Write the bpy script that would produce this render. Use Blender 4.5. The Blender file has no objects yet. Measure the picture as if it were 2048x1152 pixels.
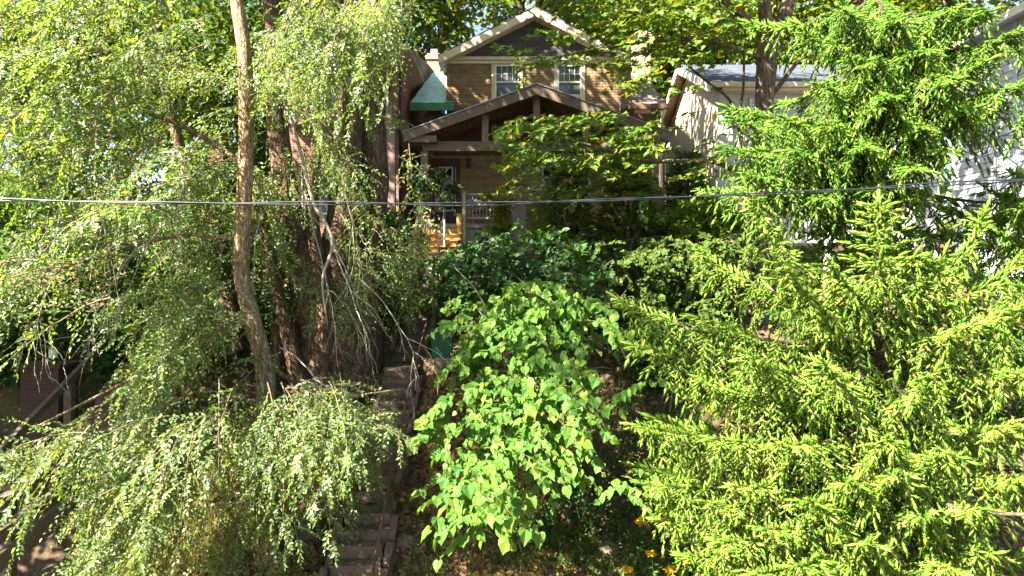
import bpy, math, random
import numpy as np
from mathutils import Vector, Matrix

# ------------------------------------------------------------------ camera, sky, sun, exposure
S = bpy.context.scene
COL = S.collection
F = 1384.0                                  # focal length in photo pixels (photo 2048 wide)
cam_d = bpy.data.cameras.new('camera'); cam = bpy.data.objects.new('camera', cam_d); COL.objects.link(cam)
cam_d.sensor_width = 36.0; cam_d.lens = F / 2048 * 36.0
cam_d.clip_start = 0.1; cam_d.clip_end = 2000
cam.location = (0, 0, 0); cam.rotation_euler = (math.radians(90), 0, 0)
S.camera = cam
SUN_EL, SUN_AZ = math.radians(41), math.radians(236)     # azimuth from +Y towards +X
sdir = Vector((math.cos(SUN_EL) * math.sin(SUN_AZ), math.cos(SUN_EL) * math.cos(SUN_AZ), math.sin(SUN_EL)))
world = bpy.data.worlds.new('World'); S.world = world; world.use_nodes = True
wn = world.node_tree.nodes; wl = world.node_tree.links
bg = wn['Background']; sky = wn.new('ShaderNodeTexSky'); sky.sky_type = 'NISHITA'; sky.sun_disc = False
sky.sun_elevation = SUN_EL; sky.sun_rotation = SUN_AZ; sky.air_density = 1.0; sky.dust_density = 1.5
wl.new(sky.outputs[0], bg.inputs[0]); bg.inputs[1].default_value = 0.044
sl = bpy.data.lights.new('sun', 'SUN'); sl.energy = 5.0; sl.angle = math.radians(0.55); sl.color = (1.0, 0.91, 0.74)
so = bpy.data.objects.new('sun', sl); COL.objects.link(so); so.rotation_euler = sdir.to_track_quat('Z', 'Y').to_euler()
so.location = (-20, -14, 25)
S.view_settings.view_transform = 'Standard'; S.view_settings.look = 'None'
S.view_settings.gamma = 1.0; S.view_settings.use_curve_mapping = False
S.view_settings.exposure = 3.28
S.render.engine = 'CYCLES'
S.cycles.max_bounces = 8; S.cycles.diffuse_bounces = 5; S.cycles.transmission_bounces = 4
S.cycles.glossy_bounces = 2; S.cycles.transparent_max_bounces = 4
S.cycles.use_denoising = True

R = np.random.RandomState(11)
random.seed(5)
def P(px, py, Y): return np.array([(px - 1024) / F * Y, Y, (576 - py) / F * Y])
def nrm(v):
    v = np.asarray(v, float); return v / (np.linalg.norm(v, axis=-1, keepdims=True) + 1e-9)

# ------------------------------------------------------------------ materials
def mnodes(name):
    m = bpy.data.materials.new(name); m.use_nodes = True
    nt = m.node_tree; return m, nt, nt.nodes, nt.links, nt.nodes['Principled BSDF']
def mixc(n, l, fac, a, b, blend='MIX'):
    x = n.new('ShaderNodeMix'); x.data_type = 'RGBA'; x.blend_type = blend
    for idx, v in ((0, fac), (6, a), (7, b)):
        if isinstance(v, (int, float)): x.inputs[idx].default_value = v
        elif isinstance(v, tuple): x.inputs[idx].default_value = (*v, 1) if len(v) == 3 else v
        else: l.new(v, x.inputs[idx])
    return x.outputs[2]
def noise(n, l, scale, detail=4, stretch=None, rough=0.6, coord=None):
    t = n.new('ShaderNodeTexNoise'); t.inputs['Scale'].default_value = scale
    t.inputs['Detail'].default_value = detail; t.inputs['Roughness'].default_value = rough
    if coord is None:
        g = n.new('ShaderNodeNewGeometry'); coord = g.outputs['Position']
    if stretch:
        mp = n.new('ShaderNodeMapping'); mp.inputs['Scale'].default_value = stretch
        l.new(coord, mp.inputs[0]); coord = mp.outputs[0]
    l.new(coord, t.inputs['Vector']); return t.outputs[0]
def ramp(n, l, src, a, b):
    r = n.new('ShaderNodeMapRange'); r.inputs[1].default_value = a; r.inputs[2].default_value = b
    l.new(src, r.inputs[0]); return r.outputs[0]
def surf(name, c1, c2, scale=3.0, rough=0.8, bump=0.3, stretch=None, fine=40.0, spec=0.3, dist=0.02, vary=0.0, metal=0.0):
    m, nt, n, l, p = mnodes(name)
    a = ramp(n, l, noise(n, l, scale, 6, stretch), 0.3, 0.7)
    c = mixc(n, l, a, c1, c2)
    f = noise(n, l, fine, 4, stretch)
    c = mixc(n, l, ramp(n, l, f, 0.35, 0.75), c, mixc(n, l, 0.5, c, (0.25 * c1[0], 0.25 * c1[1], 0.25 * c1[2])))
    if vary:
        oi = n.new('ShaderNodeObjectInfo'); at = n.new('ShaderNodeAttribute'); at.attribute_name = 'rnd'
        ad = n.new('ShaderNodeMath'); ad.operation = 'ADD'; l.new(oi.outputs['Random'], ad.inputs[0]); l.new(at.outputs['Fac'], ad.inputs[1])
        fr = n.new('ShaderNodeMath'); fr.operation = 'FRACT'; l.new(ad.outputs[0], fr.inputs[0])
        h = n.new('ShaderNodeHueSaturation'); l.new(c, h.inputs['Color'])
        mr = n.new('ShaderNodeMapRange'); mr.inputs[3].default_value = 1 - vary; mr.inputs[4].default_value = 1 + vary
        l.new(fr.outputs[0], mr.inputs[0]); l.new(mr.outputs[0], h.inputs['Value']); c = h.outputs[0]
    l.new(c, p.inputs['Base Color']); p.inputs['Roughness'].default_value = rough
    p.inputs['Specular IOR Level'].default_value = spec; p.inputs['Metallic'].default_value = metal
    if bump:
        b = n.new('ShaderNodeBump'); b.inputs['Strength'].default_value = bump; b.inputs['Distance'].default_value = dist
        l.new(f, b.inputs['Height']); l.new(b.outputs[0], p.inputs['Normal'])
    return m
def leafmat(name, c1, c2, c3=None, trans=0.4, tcol=None, rough=0.45, spec=0.35):
    m, nt, n, l, p = mnodes(name)
    at = n.new('ShaderNodeAttribute'); at.attribute_name = 'rnd'
    oi = n.new('ShaderNodeObjectInfo')
    ad = n.new('ShaderNodeMath'); ad.operation = 'ADD'; l.new(oi.outputs['Random'], ad.inputs[0]); l.new(at.outputs['Fac'], ad.inputs[1])
    fr = n.new('ShaderNodeMath'); fr.operation = 'FRACT'; l.new(ad.outputs[0], fr.inputs[0])
    cr = n.new('ShaderNodeValToRGB'); e = cr.color_ramp.elements
    e[0].position = 0.0; e[0].color = (*c1, 1); e[1].position = 0.75; e[1].color = (*c2, 1)
    if c3: x = e.new(0.97); x.color = (*c3, 1)
    l.new(fr.outputs[0], cr.inputs[0])
    nz = ramp(n, l, noise(n, l, 0.9, 3), 0.3, 0.7)
    c = mixc(n, l, nz, cr.outputs[0], mixc(n, l, 0.55, cr.outputs[0], c2))
    l.new(c, p.inputs['Base Color']); p.inputs['Roughness'].default_value = rough
    p.inputs['Specular IOR Level'].default_value = spec
    tr = n.new('ShaderNodeBsdfTranslucent')
    tc = mixc(n, l, 1.0, c, tcol or (1.55, 1.4, 0.55), 'MULTIPLY'); l.new(tc, tr.inputs[0])
    mx = n.new('ShaderNodeMixShader'); mx.inputs[0].default_value = trans
    l.new(p.outputs[0], mx.inputs[1]); l.new(tr.outputs[0], mx.inputs[2])
    l.new(mx.outputs[0], n['Material Output'].inputs[0])
    return m
def barkmat(name, c1, c2, zs=0.18, scale=9.0, bump=0.9):
    m, nt, n, l, p = mnodes(name)
    a = noise(n, l, scale, 8, (1, 1, zs), 0.7)
    b2 = ramp(n, l, noise(n, l, 1.2, 4), 0.35, 0.7)
    c = mixc(n, l, ramp(n, l, a, 0.38, 0.6), (c1[0] * .2, c1[1] * .2, c1[2] * .2), mixc(n, l, b2, c1, c2))
    g = n.new('ShaderNodeNewGeometry'); mp = n.new('ShaderNodeMapping'); mp.inputs['Scale'].default_value = (1, 1, zs * .5); l.new(g.outputs['Position'], mp.inputs[0])
    vo = n.new('ShaderNodeTexVoronoi'); vo.feature = 'DISTANCE_TO_EDGE'; vo.inputs['Scale'].default_value = scale * 1.3
    nt_ = n.new('ShaderNodeTexNoise'); nt_.inputs['Scale'].default_value = 5; l.new(g.outputs['Position'], nt_.inputs['Vector']); wv = mixc(n, l, 0.16, mp.outputs[0], nt_.outputs['Color']); l.new(wv, vo.inputs['Vector'])
    cr = ramp(n, l, vo.outputs['Distance'], -0.06, 0.2); c = mixc(n, l, cr, (c1[0] * .2, c1[1] * .2, c1[2] * .2), c)
    sm = n.new('ShaderNodeMath'); sm.operation = 'MULTIPLY'; l.new(a, sm.inputs[0]); l.new(cr, sm.inputs[1]); a = sm.outputs[0]
    l.new(c, p.inputs['Base Color']); p.inputs['Roughness'].default_value = 0.9; p.inputs['Specular IOR Level'].default_value = 0.15
    b = n.new('ShaderNodeBump'); b.inputs['Strength'].default_value = bump; b.inputs['Distance'].default_value = 0.05
    l.new(a, b.inputs['Height']); l.new(b.outputs[0], p.inputs['Normal'])
    return m
def coursemat(name, c1, c2, pitch, length, rough=0.9, mortar=(0.03, 0.03, 0.03), rot=None, msize=0.012, axis='XZ', bump=0.5):
    """shingle / brick courses too small in the photo to pick apart"""
    m, nt, n, l, p = mnodes(name)
    g = n.new('ShaderNodeNewGeometry'); sp = n.new('ShaderNodeSeparateXYZ'); l.new(g.outputs['Position'], sp.inputs[0])
    cb = n.new('ShaderNodeCombineXYZ')
    l.new(sp.outputs['X' if axis[0] == 'X' else 'Y'], cb.inputs[0]); l.new(sp.outputs['Z'], cb.inputs[1])
    v = cb.outputs[0]
    if rot is not None:
        mp = n.new('ShaderNodeMapping'); mp.inputs['Rotation'].default_value = (0, 0, rot); l.new(v, mp.inputs[0]); v = mp.outputs[0]
    br = n.new('ShaderNodeTexBrick'); l.new(v, br.inputs['Vector']); br.inputs['Scale'].default_value = 1.0
    br.inputs['Color1'].default_value = (*c1, 1); br.inputs['Color2'].default_value = (*c2, 1); br.inputs['Mortar'].default_value = (*mortar, 1)
    br.inputs['Mortar Size'].default_value = msize; br.inputs['Brick Width'].default_value = length; br.inputs['Row Height'].default_value = pitch
    br.inputs['Mortar Smooth'].default_value = 0.2
    a = ramp(n, l, noise(n, l, 2.5, 6), 0.3, 0.75)
    c = mixc(n, l, a, br.outputs[0], mixc(n, l, 0.5, br.outputs[0], c2))
    l.new(c, p.inputs['Base Color']); p.inputs['Roughness'].default_value = rough; p.inputs['Specular IOR Level'].default_value = 0.2
    b = n.new('ShaderNodeBump'); b.inputs['Strength'].default_value = bump; b.inputs['Distance'].default_value = 0.02; b.invert = True
    l.new(br.outputs['Fac'], b.inputs['Height']); l.new(b.outputs[0], p.inputs['Normal'])
    return m
def glassmat(name, c, rough=0.05, spec=0.7):
    m, nt, n, l, p = mnodes(name)
    nz = noise(n, l, 1.2, 2)
    l.new(mixc(n, l, nz, (c[0] * .5, c[1] * .5, c[2] * .5), c), p.inputs['Base Color'])
    p.inputs['Roughness'].default_value = rough; p.inputs['Specular IOR Level'].default_value = spec
    return m

M = {}
M['brick'] = surf('brown_brick', (0.285, 0.195, 0.108), (0.21, 0.14, 0.08), 1.2, 0.9, 0.3, vary=0.22)
M['mortar'] = surf('mortar', (0.17, 0.13, 0.10), (0.12, 0.095, 0.075), 2, 0.95, 0.2)
M['tan_brick'] = surf('tan_brick', (0.38, 0.27, 0.15), (0.29, 0.20, 0.11), 1.2, 0.9, 0.3, vary=0.2)
M['tan_mortar'] = surf('tan_mortar', (0.16, 0.12, 0.085), (0.12, 0.09, 0.065), 2, 0.95, 0.2)
M['shingle_dark'] = coursemat('dark_shingle', (0.055, 0.052, 0.058), (0.085, 0.08, 0.08), 0.12, 0.32)
M['shingle_brown'] = coursemat('brown_shingle', (0.13, 0.105, 0.09), (0.19, 0.15, 0.125), 0.10, 0.28)
M['shingle_blue'] = coursemat('slate_shingle', (0.04, 0.052, 0.075), (0.065, 0.078, 0.10), 0.09, 0.3)
M['white'] = surf('white_paint', (0.72, 0.70, 0.64), (0.62, 0.58, 0.50), 3, 0.6, 0.1)
M['cream'] = surf('weathered_cream_paint', (0.66, 0.57, 0.44), (0.46, 0.36, 0.25), 4, 0.7, 0.2)
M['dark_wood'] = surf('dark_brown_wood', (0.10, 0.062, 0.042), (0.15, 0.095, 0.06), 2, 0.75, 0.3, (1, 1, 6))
M['old_wood'] = surf('weathered_wood', (0.185, 0.138, 0.105), (0.11, 0.08, 0.062), 1.5, 0.85, 0.4, (0.4, 1, 5))
M['post_wood'] = surf('weathered_post_wood', (0.24, 0.175, 0.13), (0.16, 0.115, 0.085), 2, 0.85, 0.4, (4, 4, 0.5))
M['new_wood'] = surf('orange_new_wood', (0.52, 0.31, 0.12), (0.42, 0.24, 0.09), 2, 0.7, 0.25, (0.5, 1, 8))
M['cut_wood'] = surf('pale_post_wood', (0.50, 0.47, 0.28), (0.42, 0.36, 0.2), 2, 0.7, 0.25)
M['plank'] = surf('ceiling_plank', (0.21, 0.12, 0.07), (0.15, 0.085, 0.05), 2, 0.8, 0.3, (5, .4, 1), vary=.2)
M['tarp'] = surf('green_tarp', (0.44, 0.73, 0.62), (0.48, 0.76, 0.66), 2.5, 0.45, 0.5, None, 6, 0.4, 0.06)
M['tarp_edge'] = surf('green_tarp_edge', (0.04, 0.20, 0.08), (0.06, 0.26, 0.11), 2.5, 0.5, 0.4, None, 9)
M['metal_edge'] = surf('grey_flashing', (0.30, 0.31, 0.32), (0.22, 0.22, 0.22), 5, 0.45, 0.1, metal=0.4)
M['concrete'] = surf('concrete', (0.30, 0.27, 0.235), (0.20, 0.175, 0.15), 2.5, 0.92, 0.5)
M['step'] = surf('worn_step_concrete', (0.165, 0.118, 0.088), (0.095, 0.068, 0.05), 3.5, 0.92, 0.6, vary=0.15)
M['cap'] = surf('stone_cap', (0.42, 0.39, 0.34), (0.32, 0.29, 0.25), 4, 0.9, 0.4)
M['door'] = surf('maroon_door', (0.14, 0.05, 0.055), (0.10, 0.035, 0.04), 2, 0.5, 0.1)
M['glass'] = glassmat('window_glass', (0.07, 0.085, 0.10), 0.08, 0.4)
M['dark_glass'] = glassmat('dark_glass', (0.03, 0.032, 0.04))
M['blind'] = surf('white_blind', (0.62, 0.64, 0.66), (0.5, 0.52, 0.55), 3, 0.7, 0.1)
M['black'] = surf('black_metal', (0.02, 0.02, 0.022), (0.035, 0.03, 0.03), 5, 0.5, 0.1)
M['rust'] = surf('rusty_pipe', (0.13, 0.075, 0.05), (0.09, 0.055, 0.04), 6, 0.7, 0.3)
M['galv'] = surf('painted_pipe', (0.34, 0.36, 0.40), (0.2, 0.2, 0.22), 5, 0.4, 0.1, metal=0.3)
M['red_brick'] = coursemat('red_brick_courses', (0.19, 0.085, 0.06), (0.14, 0.06, 0.05), 0.075, 0.21, mortar=(0.22, .17, .14), msize=0.01)
M['red_brick_side'] = coursemat('red_brick_side_courses', (0.30, 0.10, 0.07), (0.22, 0.07, 0.055), 0.075, 0.21, mortar=(0.2, .15, .12), msize=0.008, axis='YZ')
M['brown_paint'] = surf('mauve_brown_paint', (0.23, 0.155, 0.135), (0.18, 0.12, 0.105), 2, 0.6, 0.15)
M['soffit'] = surf('soffit_paint', (0.36, 0.20, 0.13), (0.28, 0.15, 0.1), 2, 0.7, 0.15)
M['stucco'] = surf('white_stucco', (0.46, 0.46, 0.45), (0.38, 0.38, 0.37), 1.5, 0.85, 0.25)
M['side_siding'] = coursemat('diagonal_side_boards', (0.62, 0.57, 0.48), (0.52, 0.46, 0.37), 0.085, 3.0, mortar=(0.22, .18, .13), rot=math.radians(38), msize=0.018, axis='YZ')
M['siding'] = surf('shade_tinted_siding', (0.42, 0.46, 0.52), (0.36, 0.40, 0.46), 1.2, 0.6, 0.12, vary=0.04)  # white siding, with its bluish skylit shade put into the colour
M['timber'] = surf('brown_timber', (0.12, 0.078, 0.052), (0.08, 0.052, 0.036), 2, 0.9, 0.5, (0.5, 1, 5))
M['grey_timber'] = surf('grey_timber', (0.13, 0.105, 0.08), (0.08, 0.065, 0.05), 2, 0.9, 0.5, (0.5, 1, 5))
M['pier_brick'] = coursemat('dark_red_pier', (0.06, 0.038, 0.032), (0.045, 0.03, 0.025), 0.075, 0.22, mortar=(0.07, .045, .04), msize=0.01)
M['rock'] = surf('rock', (0.17, 0.13, 0.10), (0.11, 0.085, 0.065), 4, 0.9, 0.8)
M['block'] = surf('grey_block', (0.19, 0.165, 0.125), (0.13, 0.11, 0.085), 4, 0.9, 0.6)
M['bin'] = surf('green_plastic', (0.012, 0.07, 0.04), (0.015, 0.085, 0.05), 3, 0.45, 0.1)
M['red_paint'] = surf('red_paint', (0.42, 0.05, 0.03), (0.32, 0.04, 0.03), 4, 0.6, 0.1)
M['cable'] = surf('black_cable', (0.018, 0.020, 0.03), (0.025, 0.027, 0.04), 30, 0.38, 0.0, spec=0.5)
M['plastic_white'] = surf('white_plastic', (0.62, 0.64, 0.72), (0.55, 0.57, 0.65), 3, 0.5, 0.1)
m, nt, n, l, p = mnodes('lantern_glass'); p.inputs['Base Color'].default_value = (.75, .72, .6, 1); p.inputs['Roughness'].default_value = .4
M['lamp_glass'] = m
M['bark_old'] = barkmat('old_grooved_bark', (0.205, 0.135, 0.09), (0.15, 0.10, 0.065), 0.22, 13, 1.0)
M['bark_elm'] = barkmat('pale_elm_bark', (0.44, 0.32, 0.19), (0.36, 0.27, 0.15), 0.28, 17, 0.8)
M['bark_maple'] = barkmat('grey_maple_bark', (0.24, 0.18, 0.13), (0.17, 0.125, 0.09), 0.2, 10, 0.8)
M['bark_far'] = barkmat('far_bark', (0.15, 0.115, 0.085), (0.1, 0.08, 0.06), 0.2, 6, 0.6)
M['bark_spruce'] = barkmat('spruce_bark', (0.14, 0.10, 0.075), (0.10, 0.07, 0.05), 0.3, 14, 0.7)
M['twig'] = surf('grey_twig', (0.36, 0.31, 0.26), (0.25, 0.21, 0.17), 6, 0.85, 0.2)
M['twig_brown'] = surf('brown_twig', (0.16, 0.115, 0.075), (0.12, 0.085, 0.05), 6, 0.85, 0.2)
M['elm'] = leafmat('elm_leaf', (0.06, 0.125, 0.038), (0.115, 0.185, 0.06), (0.20, 0.22, 0.035), 0.5, (1.75, 1.6, .45), 0.40, 0.5)
M['heart'] = leafmat('heart_leaf', (0.034, 0.108, 0.017), (0.082, 0.176, 0.022), (0.14, 0.205, 0.026), 0.42, (1.7, 1.5, .35), 0.55, 0.2)
M['maple'] = leafmat('maple_leaf', (0.05, 0.12, 0.02), (0.098, 0.165, 0.02), (0.22, 0.17, 0.018), 0.5, (1.7, 1.5, .35), 0.45, 0.35)
M['far_maple'] = leafmat('far_maple_leaf', (0.045, 0.10, 0.02), (0.092, 0.142, 0.02), (0.20, 0.16, 0.018), 0.55, (1.8, 1.55, .35), 0.5, 0.3)
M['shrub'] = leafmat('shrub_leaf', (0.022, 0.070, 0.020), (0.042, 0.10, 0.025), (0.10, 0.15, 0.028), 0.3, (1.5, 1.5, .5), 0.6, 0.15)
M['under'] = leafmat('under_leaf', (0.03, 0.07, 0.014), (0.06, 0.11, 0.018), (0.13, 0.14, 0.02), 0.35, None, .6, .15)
M['lilac'] = leafmat('lilac_leaf', (0.016, 0.06, 0.018), (0.038, 0.10, 0.024), (0.08, 0.135, 0.025), 0.35, (1.5, 1.5, .45), 0.5, 0.25)
M['yellow_shrub'] = leafmat('bright_vine_leaf', (0.09, 0.15, 0.022), (0.15, 0.19, 0.025), (0.22, 0.2, 0.03), 0.45, (1.6, 1.5, .4))
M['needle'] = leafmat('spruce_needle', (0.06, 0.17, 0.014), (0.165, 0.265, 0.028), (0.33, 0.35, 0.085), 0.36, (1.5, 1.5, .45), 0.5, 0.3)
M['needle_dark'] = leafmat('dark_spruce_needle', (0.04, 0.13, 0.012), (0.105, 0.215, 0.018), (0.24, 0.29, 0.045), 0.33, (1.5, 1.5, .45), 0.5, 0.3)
M['cedar'] = leafmat('cedar_spray', (0.055, 0.10, 0.022), (0.09, 0.13, 0.026), (0.17, 0.14, 0.04), 0.3, (1.5, 1.4, .5))
M['litter'] = leafmat('dry_leaf', (0.14, 0.075, 0.04), (0.22, 0.13, 0.06), (0.42, 0.30, 0.05), 0.2, (1.3, 1.2, .7), 0.7, 0.2)
M['grass'] = leafmat('straw_grass', (0.15, 0.18, 0.045), (0.30, 0.27, 0.10), (0.38, 0.33, 0.17), 0.35, (1.4, 1.3, .6), 0.6, 0.2)
M['flower'] = leafmat('yellow_flower', (0.55, 0.36, 0.01), (0.62, 0.42, 0.02), None, 0.3, (1.2, 1.1, .5))
# soil
m, nt, n, l, p = mnodes('soil')
a = ramp(n, l, noise(n, l, 1.4, 8), 0.35, 0.65); b_ = ramp(n, l, noise(n, l, 14, 6), 0.35, 0.7); c_ = ramp(n, l, noise(n, l, 0.45, 4), 0.5, 0.68)
c = mixc(n, l, a, (0.075, 0.05, 0.034), (0.13, 0.092, 0.06)); c = mixc(n, l, b_, c, (0.055, 0.04, 0.028)); c = mixc(n, l, c_, c, (0.075, 0.08, 0.03))
l.new(c, p.inputs['Base Color']); p.inputs['Roughness'].default_value = 0.95; p.inputs['Specular IOR Level'].default_value = 0.1
bb = n.new('ShaderNodeBump'); bb.inputs['Strength'].default_value = 0.9; bb.inputs['Distance'].default_value = 0.06
l.new(noise(n, l, 9, 8), bb.inputs['Height']); l.new(bb.outputs[0], p.inputs['Normal']); M['soil'] = m

# ------------------------------------------------------------------ object helpers
WO = {}
def wo(o): return np.zeros(3) if o is None else WO[o.name]
def tag(o, label=None, cat=None, group=None, kind=None):
    if label: o['label'] = label
    if cat: o['category'] = cat
    if group: o['group'] = group
    if kind: o['kind'] = kind
    return o
def thing(name, label, cat, loc, group=None, kind=None):
    o = bpy.data.objects.new(name, None); COL.objects.link(o); o.empty_display_size = 0.2
    o.location = tuple(float(v) for v in loc); WO[o.name] = np.array(loc, float)
    return tag(o, label, cat, group, kind)
def link(name, mesh, parent, pos=(0, 0, 0)):
    o = bpy.data.objects.new(name, mesh); COL.objects.link(o); pos = np.array(pos, float); WO[o.name] = pos
    if parent is not None: o.parent = parent
    o.location = tuple(pos - wo(parent)); return o

class Soup:
    """collects triangles with a material slot and a per-vertex random value, then builds one mesh object"""
    def __init__(s): s.V = []; s.T = []; s.Mi = []; s.Rn = []; s.n = 0
    def add(s, V, T, mi=0, rnd=None):
        V = np.asarray(V, float).reshape(-1, 3); T = np.asarray(T, int).reshape(-1, 3)
        s.V.append(V); s.T.append(T + s.n); s.n += len(V); s.Mi.append(np.full(len(T), mi, int))
        s.Rn.append(np.zeros(len(V)) if rnd is None else np.broadcast_to(rnd, (len(V),)).astype(float))
        return s
    def box(s, c, d, mi=0, rnd=None, rotz=0.0, taper=1.0):
        x, y, z = np.array(d) / 2.0
        v = np.array([[-x, -y, -z], [x, -y, -z], [x, y, -z], [-x, y, -z], [-x * taper, -y * taper, z], [x * taper, -y * taper, z], [x * taper, y * taper, z], [-x * taper, y * taper, z]])
        if rotz:
            cs, sn = math.cos(rotz), math.sin(rotz); v = v @ np.array([[cs, sn, 0], [-sn, cs, 0], [0, 0, 1]])
        return s.add(v + np.array(c), BOXF, mi, rnd)
    def bb(s, x0, x1, y0, y1, z0, z1, mi=0, rnd=None):
        return s.box(((x0 + x1) / 2, (y0 + y1) / 2, (z0 + z1) / 2), (x1 - x0, y1 - y0, z1 - z0), mi, rnd)
    def bar(s, p, q, w, h, mi=0, up=(0, 0, 1), rnd=None):
        p, q = np.array(p, float), np.array(q, float); t = nrm(q - p); u = np.array(up, float)
        sx = nrm(np.cross(t, u)); uz = np.cross(sx, t)
        o = [(-w / 2, -h / 2), (w / 2, -h / 2), (w / 2, h / 2), (-w / 2, h / 2)]
        v = [p + sx * a + uz * b for a, b in o] + [q + sx * a + uz * b for a, b in o]
        return s.add(v, BARF, mi, rnd)
    def prism(s, poly, axis, a, b, mi=0):
        """extrude a 2-D polygon (convex) along axis 'x','y' or 'z' from a to b"""
        k = len(poly); A = []
        for t in (a, b):
            for u, w in poly:
                A.append({'y': (u, t, w), 'x': (t, u, w), 'z': (u, w, t)}[axis])
        T = []
        for i in range(1, k - 1): T += [(0, i, i + 1), (k, k + i + 1, k + i)]
        for i in range(k):
            j = (i + 1) % k; T += [(i, k + i, j), (j, k + i, k + j)]
        return s.add(A, T, mi)
    def tubes(s, paths, radii, sides=3, mi=0, rnd=None, cap=True):
        paths = np.asarray(paths, float)
        if paths.ndim == 2: paths = paths[None]; radii = np.asarray(radii, float)[None]
        radii = np.broadcast_to(np.asarray(radii, float), paths.shape[:2])
        N, K, _ = paths.shape
        tan = np.gradient(paths, axis=1); tan = nrm(tan)
        ref = np.where(np.abs(tan[:, :1, 2:3]) > 0.9, np.array([1.0, 0, 0]), np.array([0, 0, 1.0]))
        ref = np.broadcast_to(ref, tan.shape)
        u = nrm(np.cross(tan, ref)); w = np.cross(u, tan)
        a = np.arange(sides) * 2 * np.pi / sides
        ring = u[:, :, None] * np.cos(a)[None, None, :, None] + w[:, :, None] * np.sin(a)[None, None, :, None]
        V = paths[:, :, None] + ring * radii[:, :, None, None]
        idx = np.arange(N * K * sides).reshape(N, K, sides)
        p00 = idx[:, :-1]; p10 = idx[:, 1:]; p01 = np.roll(p00, -1, 2); p11 = np.roll(p10, -1, 2)
        T = np.concatenate([np.stack([p00, p01, p11], -1).reshape(-1, 3), np.stack([p00, p11, p10], -1).reshape(-1, 3)])
        if cap and sides > 3:
            for e in (0, K - 1):
                r = idx[:, e]
                for i in range(1, sides - 1):
                    T = np.concatenate([T, np.stack([r[:, 0], r[:, i], r[:, i + 1]], -1)])
        return s.add(V, T, mi, rnd)
    def leaves(s, tm, pos, ax, nz, sc, mi=0, rnd=None):
        TV, TF = tm; N = len(pos)
        if N == 0: return s
        x = nrm(ax); nzv = nrm(nz); nzv = nrm(nzv - x * np.sum(nzv * x, 1, keepdims=True)); y = np.cross(nzv, x)
        sc = np.broadcast_to(np.asarray(sc, float), (N,))
        V = pos[:, None] + sc[:, None, None] * (TV[None, :, 0, None] * x[:, None] + TV[None, :, 1, None] * y[:, None] + TV[None, :, 2, None] * nzv[:, None])
        T = TF[None] + (np.arange(N) * len(TV))[:, None, None]
        rn = R.rand(N) if rnd is None else rnd
        return s.add(V, T, mi, np.repeat(rn, len(TV)))
    def build(s, name, mats, parent=None, smooth=False, origin=None, **kw):
        V = np.concatenate(s.V); T = np.concatenate(s.T); Mi = np.concatenate(s.Mi); Rn = np.concatenate(s.Rn)
        org = np.array(origin, float) if origin is not None else (V.min(0) + V.max(0)) / 2
        me = bpy.data.meshes.new(name); me.vertices.add(len(V)); me.vertices.foreach_set('co', (V - org).ravel())
        me.loops.add(len(T) * 3); me.loops.foreach_set('vertex_index', T.ravel().astype(np.int32))
        me.polygons.add(len(T)); me.polygons.foreach_set('loop_start', np.arange(0, len(T) * 3, 3, dtype=np.int32))
        me.polygons.foreach_set('material_index', Mi.astype(np.int32))
        me.polygons.foreach_set('use_smooth', np.full(len(T), bool(smooth)))
        me.update(calc_edges=True)
        at = me.attributes.new('rnd', 'FLOAT', 'POINT'); at.data.foreach_set('value', Rn.astype(np.float32))
        for m_ in (mats if isinstance(mats, (list, tuple)) else [mats]): me.materials.append(m_)
        o = link(name, me, parent, org)
        return tag(o, **kw)
BOXF = np.array([(0, 2, 1), (0, 3, 2), (4, 5, 6), (4, 6, 7), (0, 1, 5), (0, 5, 4), (1, 2, 6), (1, 6, 5), (2, 3, 7), (2, 7, 6), (3, 0, 4), (3, 4, 7)])
BARF = np.array([(0, 1, 2), (0, 2, 3), (4, 6, 5), (4, 7, 6), (0, 4, 1), (1, 4, 5), (1, 5, 2), (2, 5, 6), (2, 6, 3), (3, 6, 7), (3, 7, 0), (0, 7, 4)])

def fixnormals(o):
    import bmesh
    b = bmesh.new(); b.from_mesh(o.data); bmesh.ops.recalc_face_normals(b, faces=b.faces[:]); b.to_mesh(o.data); b.free(); return o
def bbp(name, x0, x1, y0, y1, z0, z1, mat, parent, **kw):
    return Soup().bb(x0, x1, y0, y1, z0, z1).build(name, mat, parent, **kw)
def barp(name, p, q, w, h, mat, parent, **kw):
    up = kw.pop('up', (0, 0, 1))
    return Soup().bar(p, q, w, h, 0, up).build(name, mat, parent, **kw)

# leaf templates: x along the leaf, y across, z normal
def fold(outline, dz=0.12):
    """half outline [(x,y)...] from base to tip -> leaf folded along the midrib"""
    o = np.array(outline, float); k = len(o)
    Lf = np.c_[o, dz * o[:, 1]]; Rt = np.c_[o[:, 0], -o[:, 1], dz * o[:, 1]]
    base = np.array([[0, 0, 0]]); tip = np.array([[1, 0, -0.06]])
    V = np.concatenate([base, Lf, tip, Rt]); t = k + 1; T = []
    for side in (0, 1):
        a = [0] + [(1 + i) if side == 0 else (t + 1 + i) for i in range(k)] + [t]
        for i in range(1, len(a) - 1):
            T.append((a[0], a[i + 1], a[i]) if side == 0 else (a[0], a[i], a[i + 1]))
    return V, np.array(T)
ELM = fold([(0.45, 0.27)], .2)
BROAD = fold([(0.15, 0.46), (0.55, 0.36)], 0.14)
OVAL = fold([(0.18, 0.26), (0.5, 0.34), (0.8, 0.18)])
HEART = fold([(-0.16, 0.18), (-0.08, 0.42), (0.22, 0.54), (0.52, 0.40), (0.80, 0.16)], 0.16)
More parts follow.
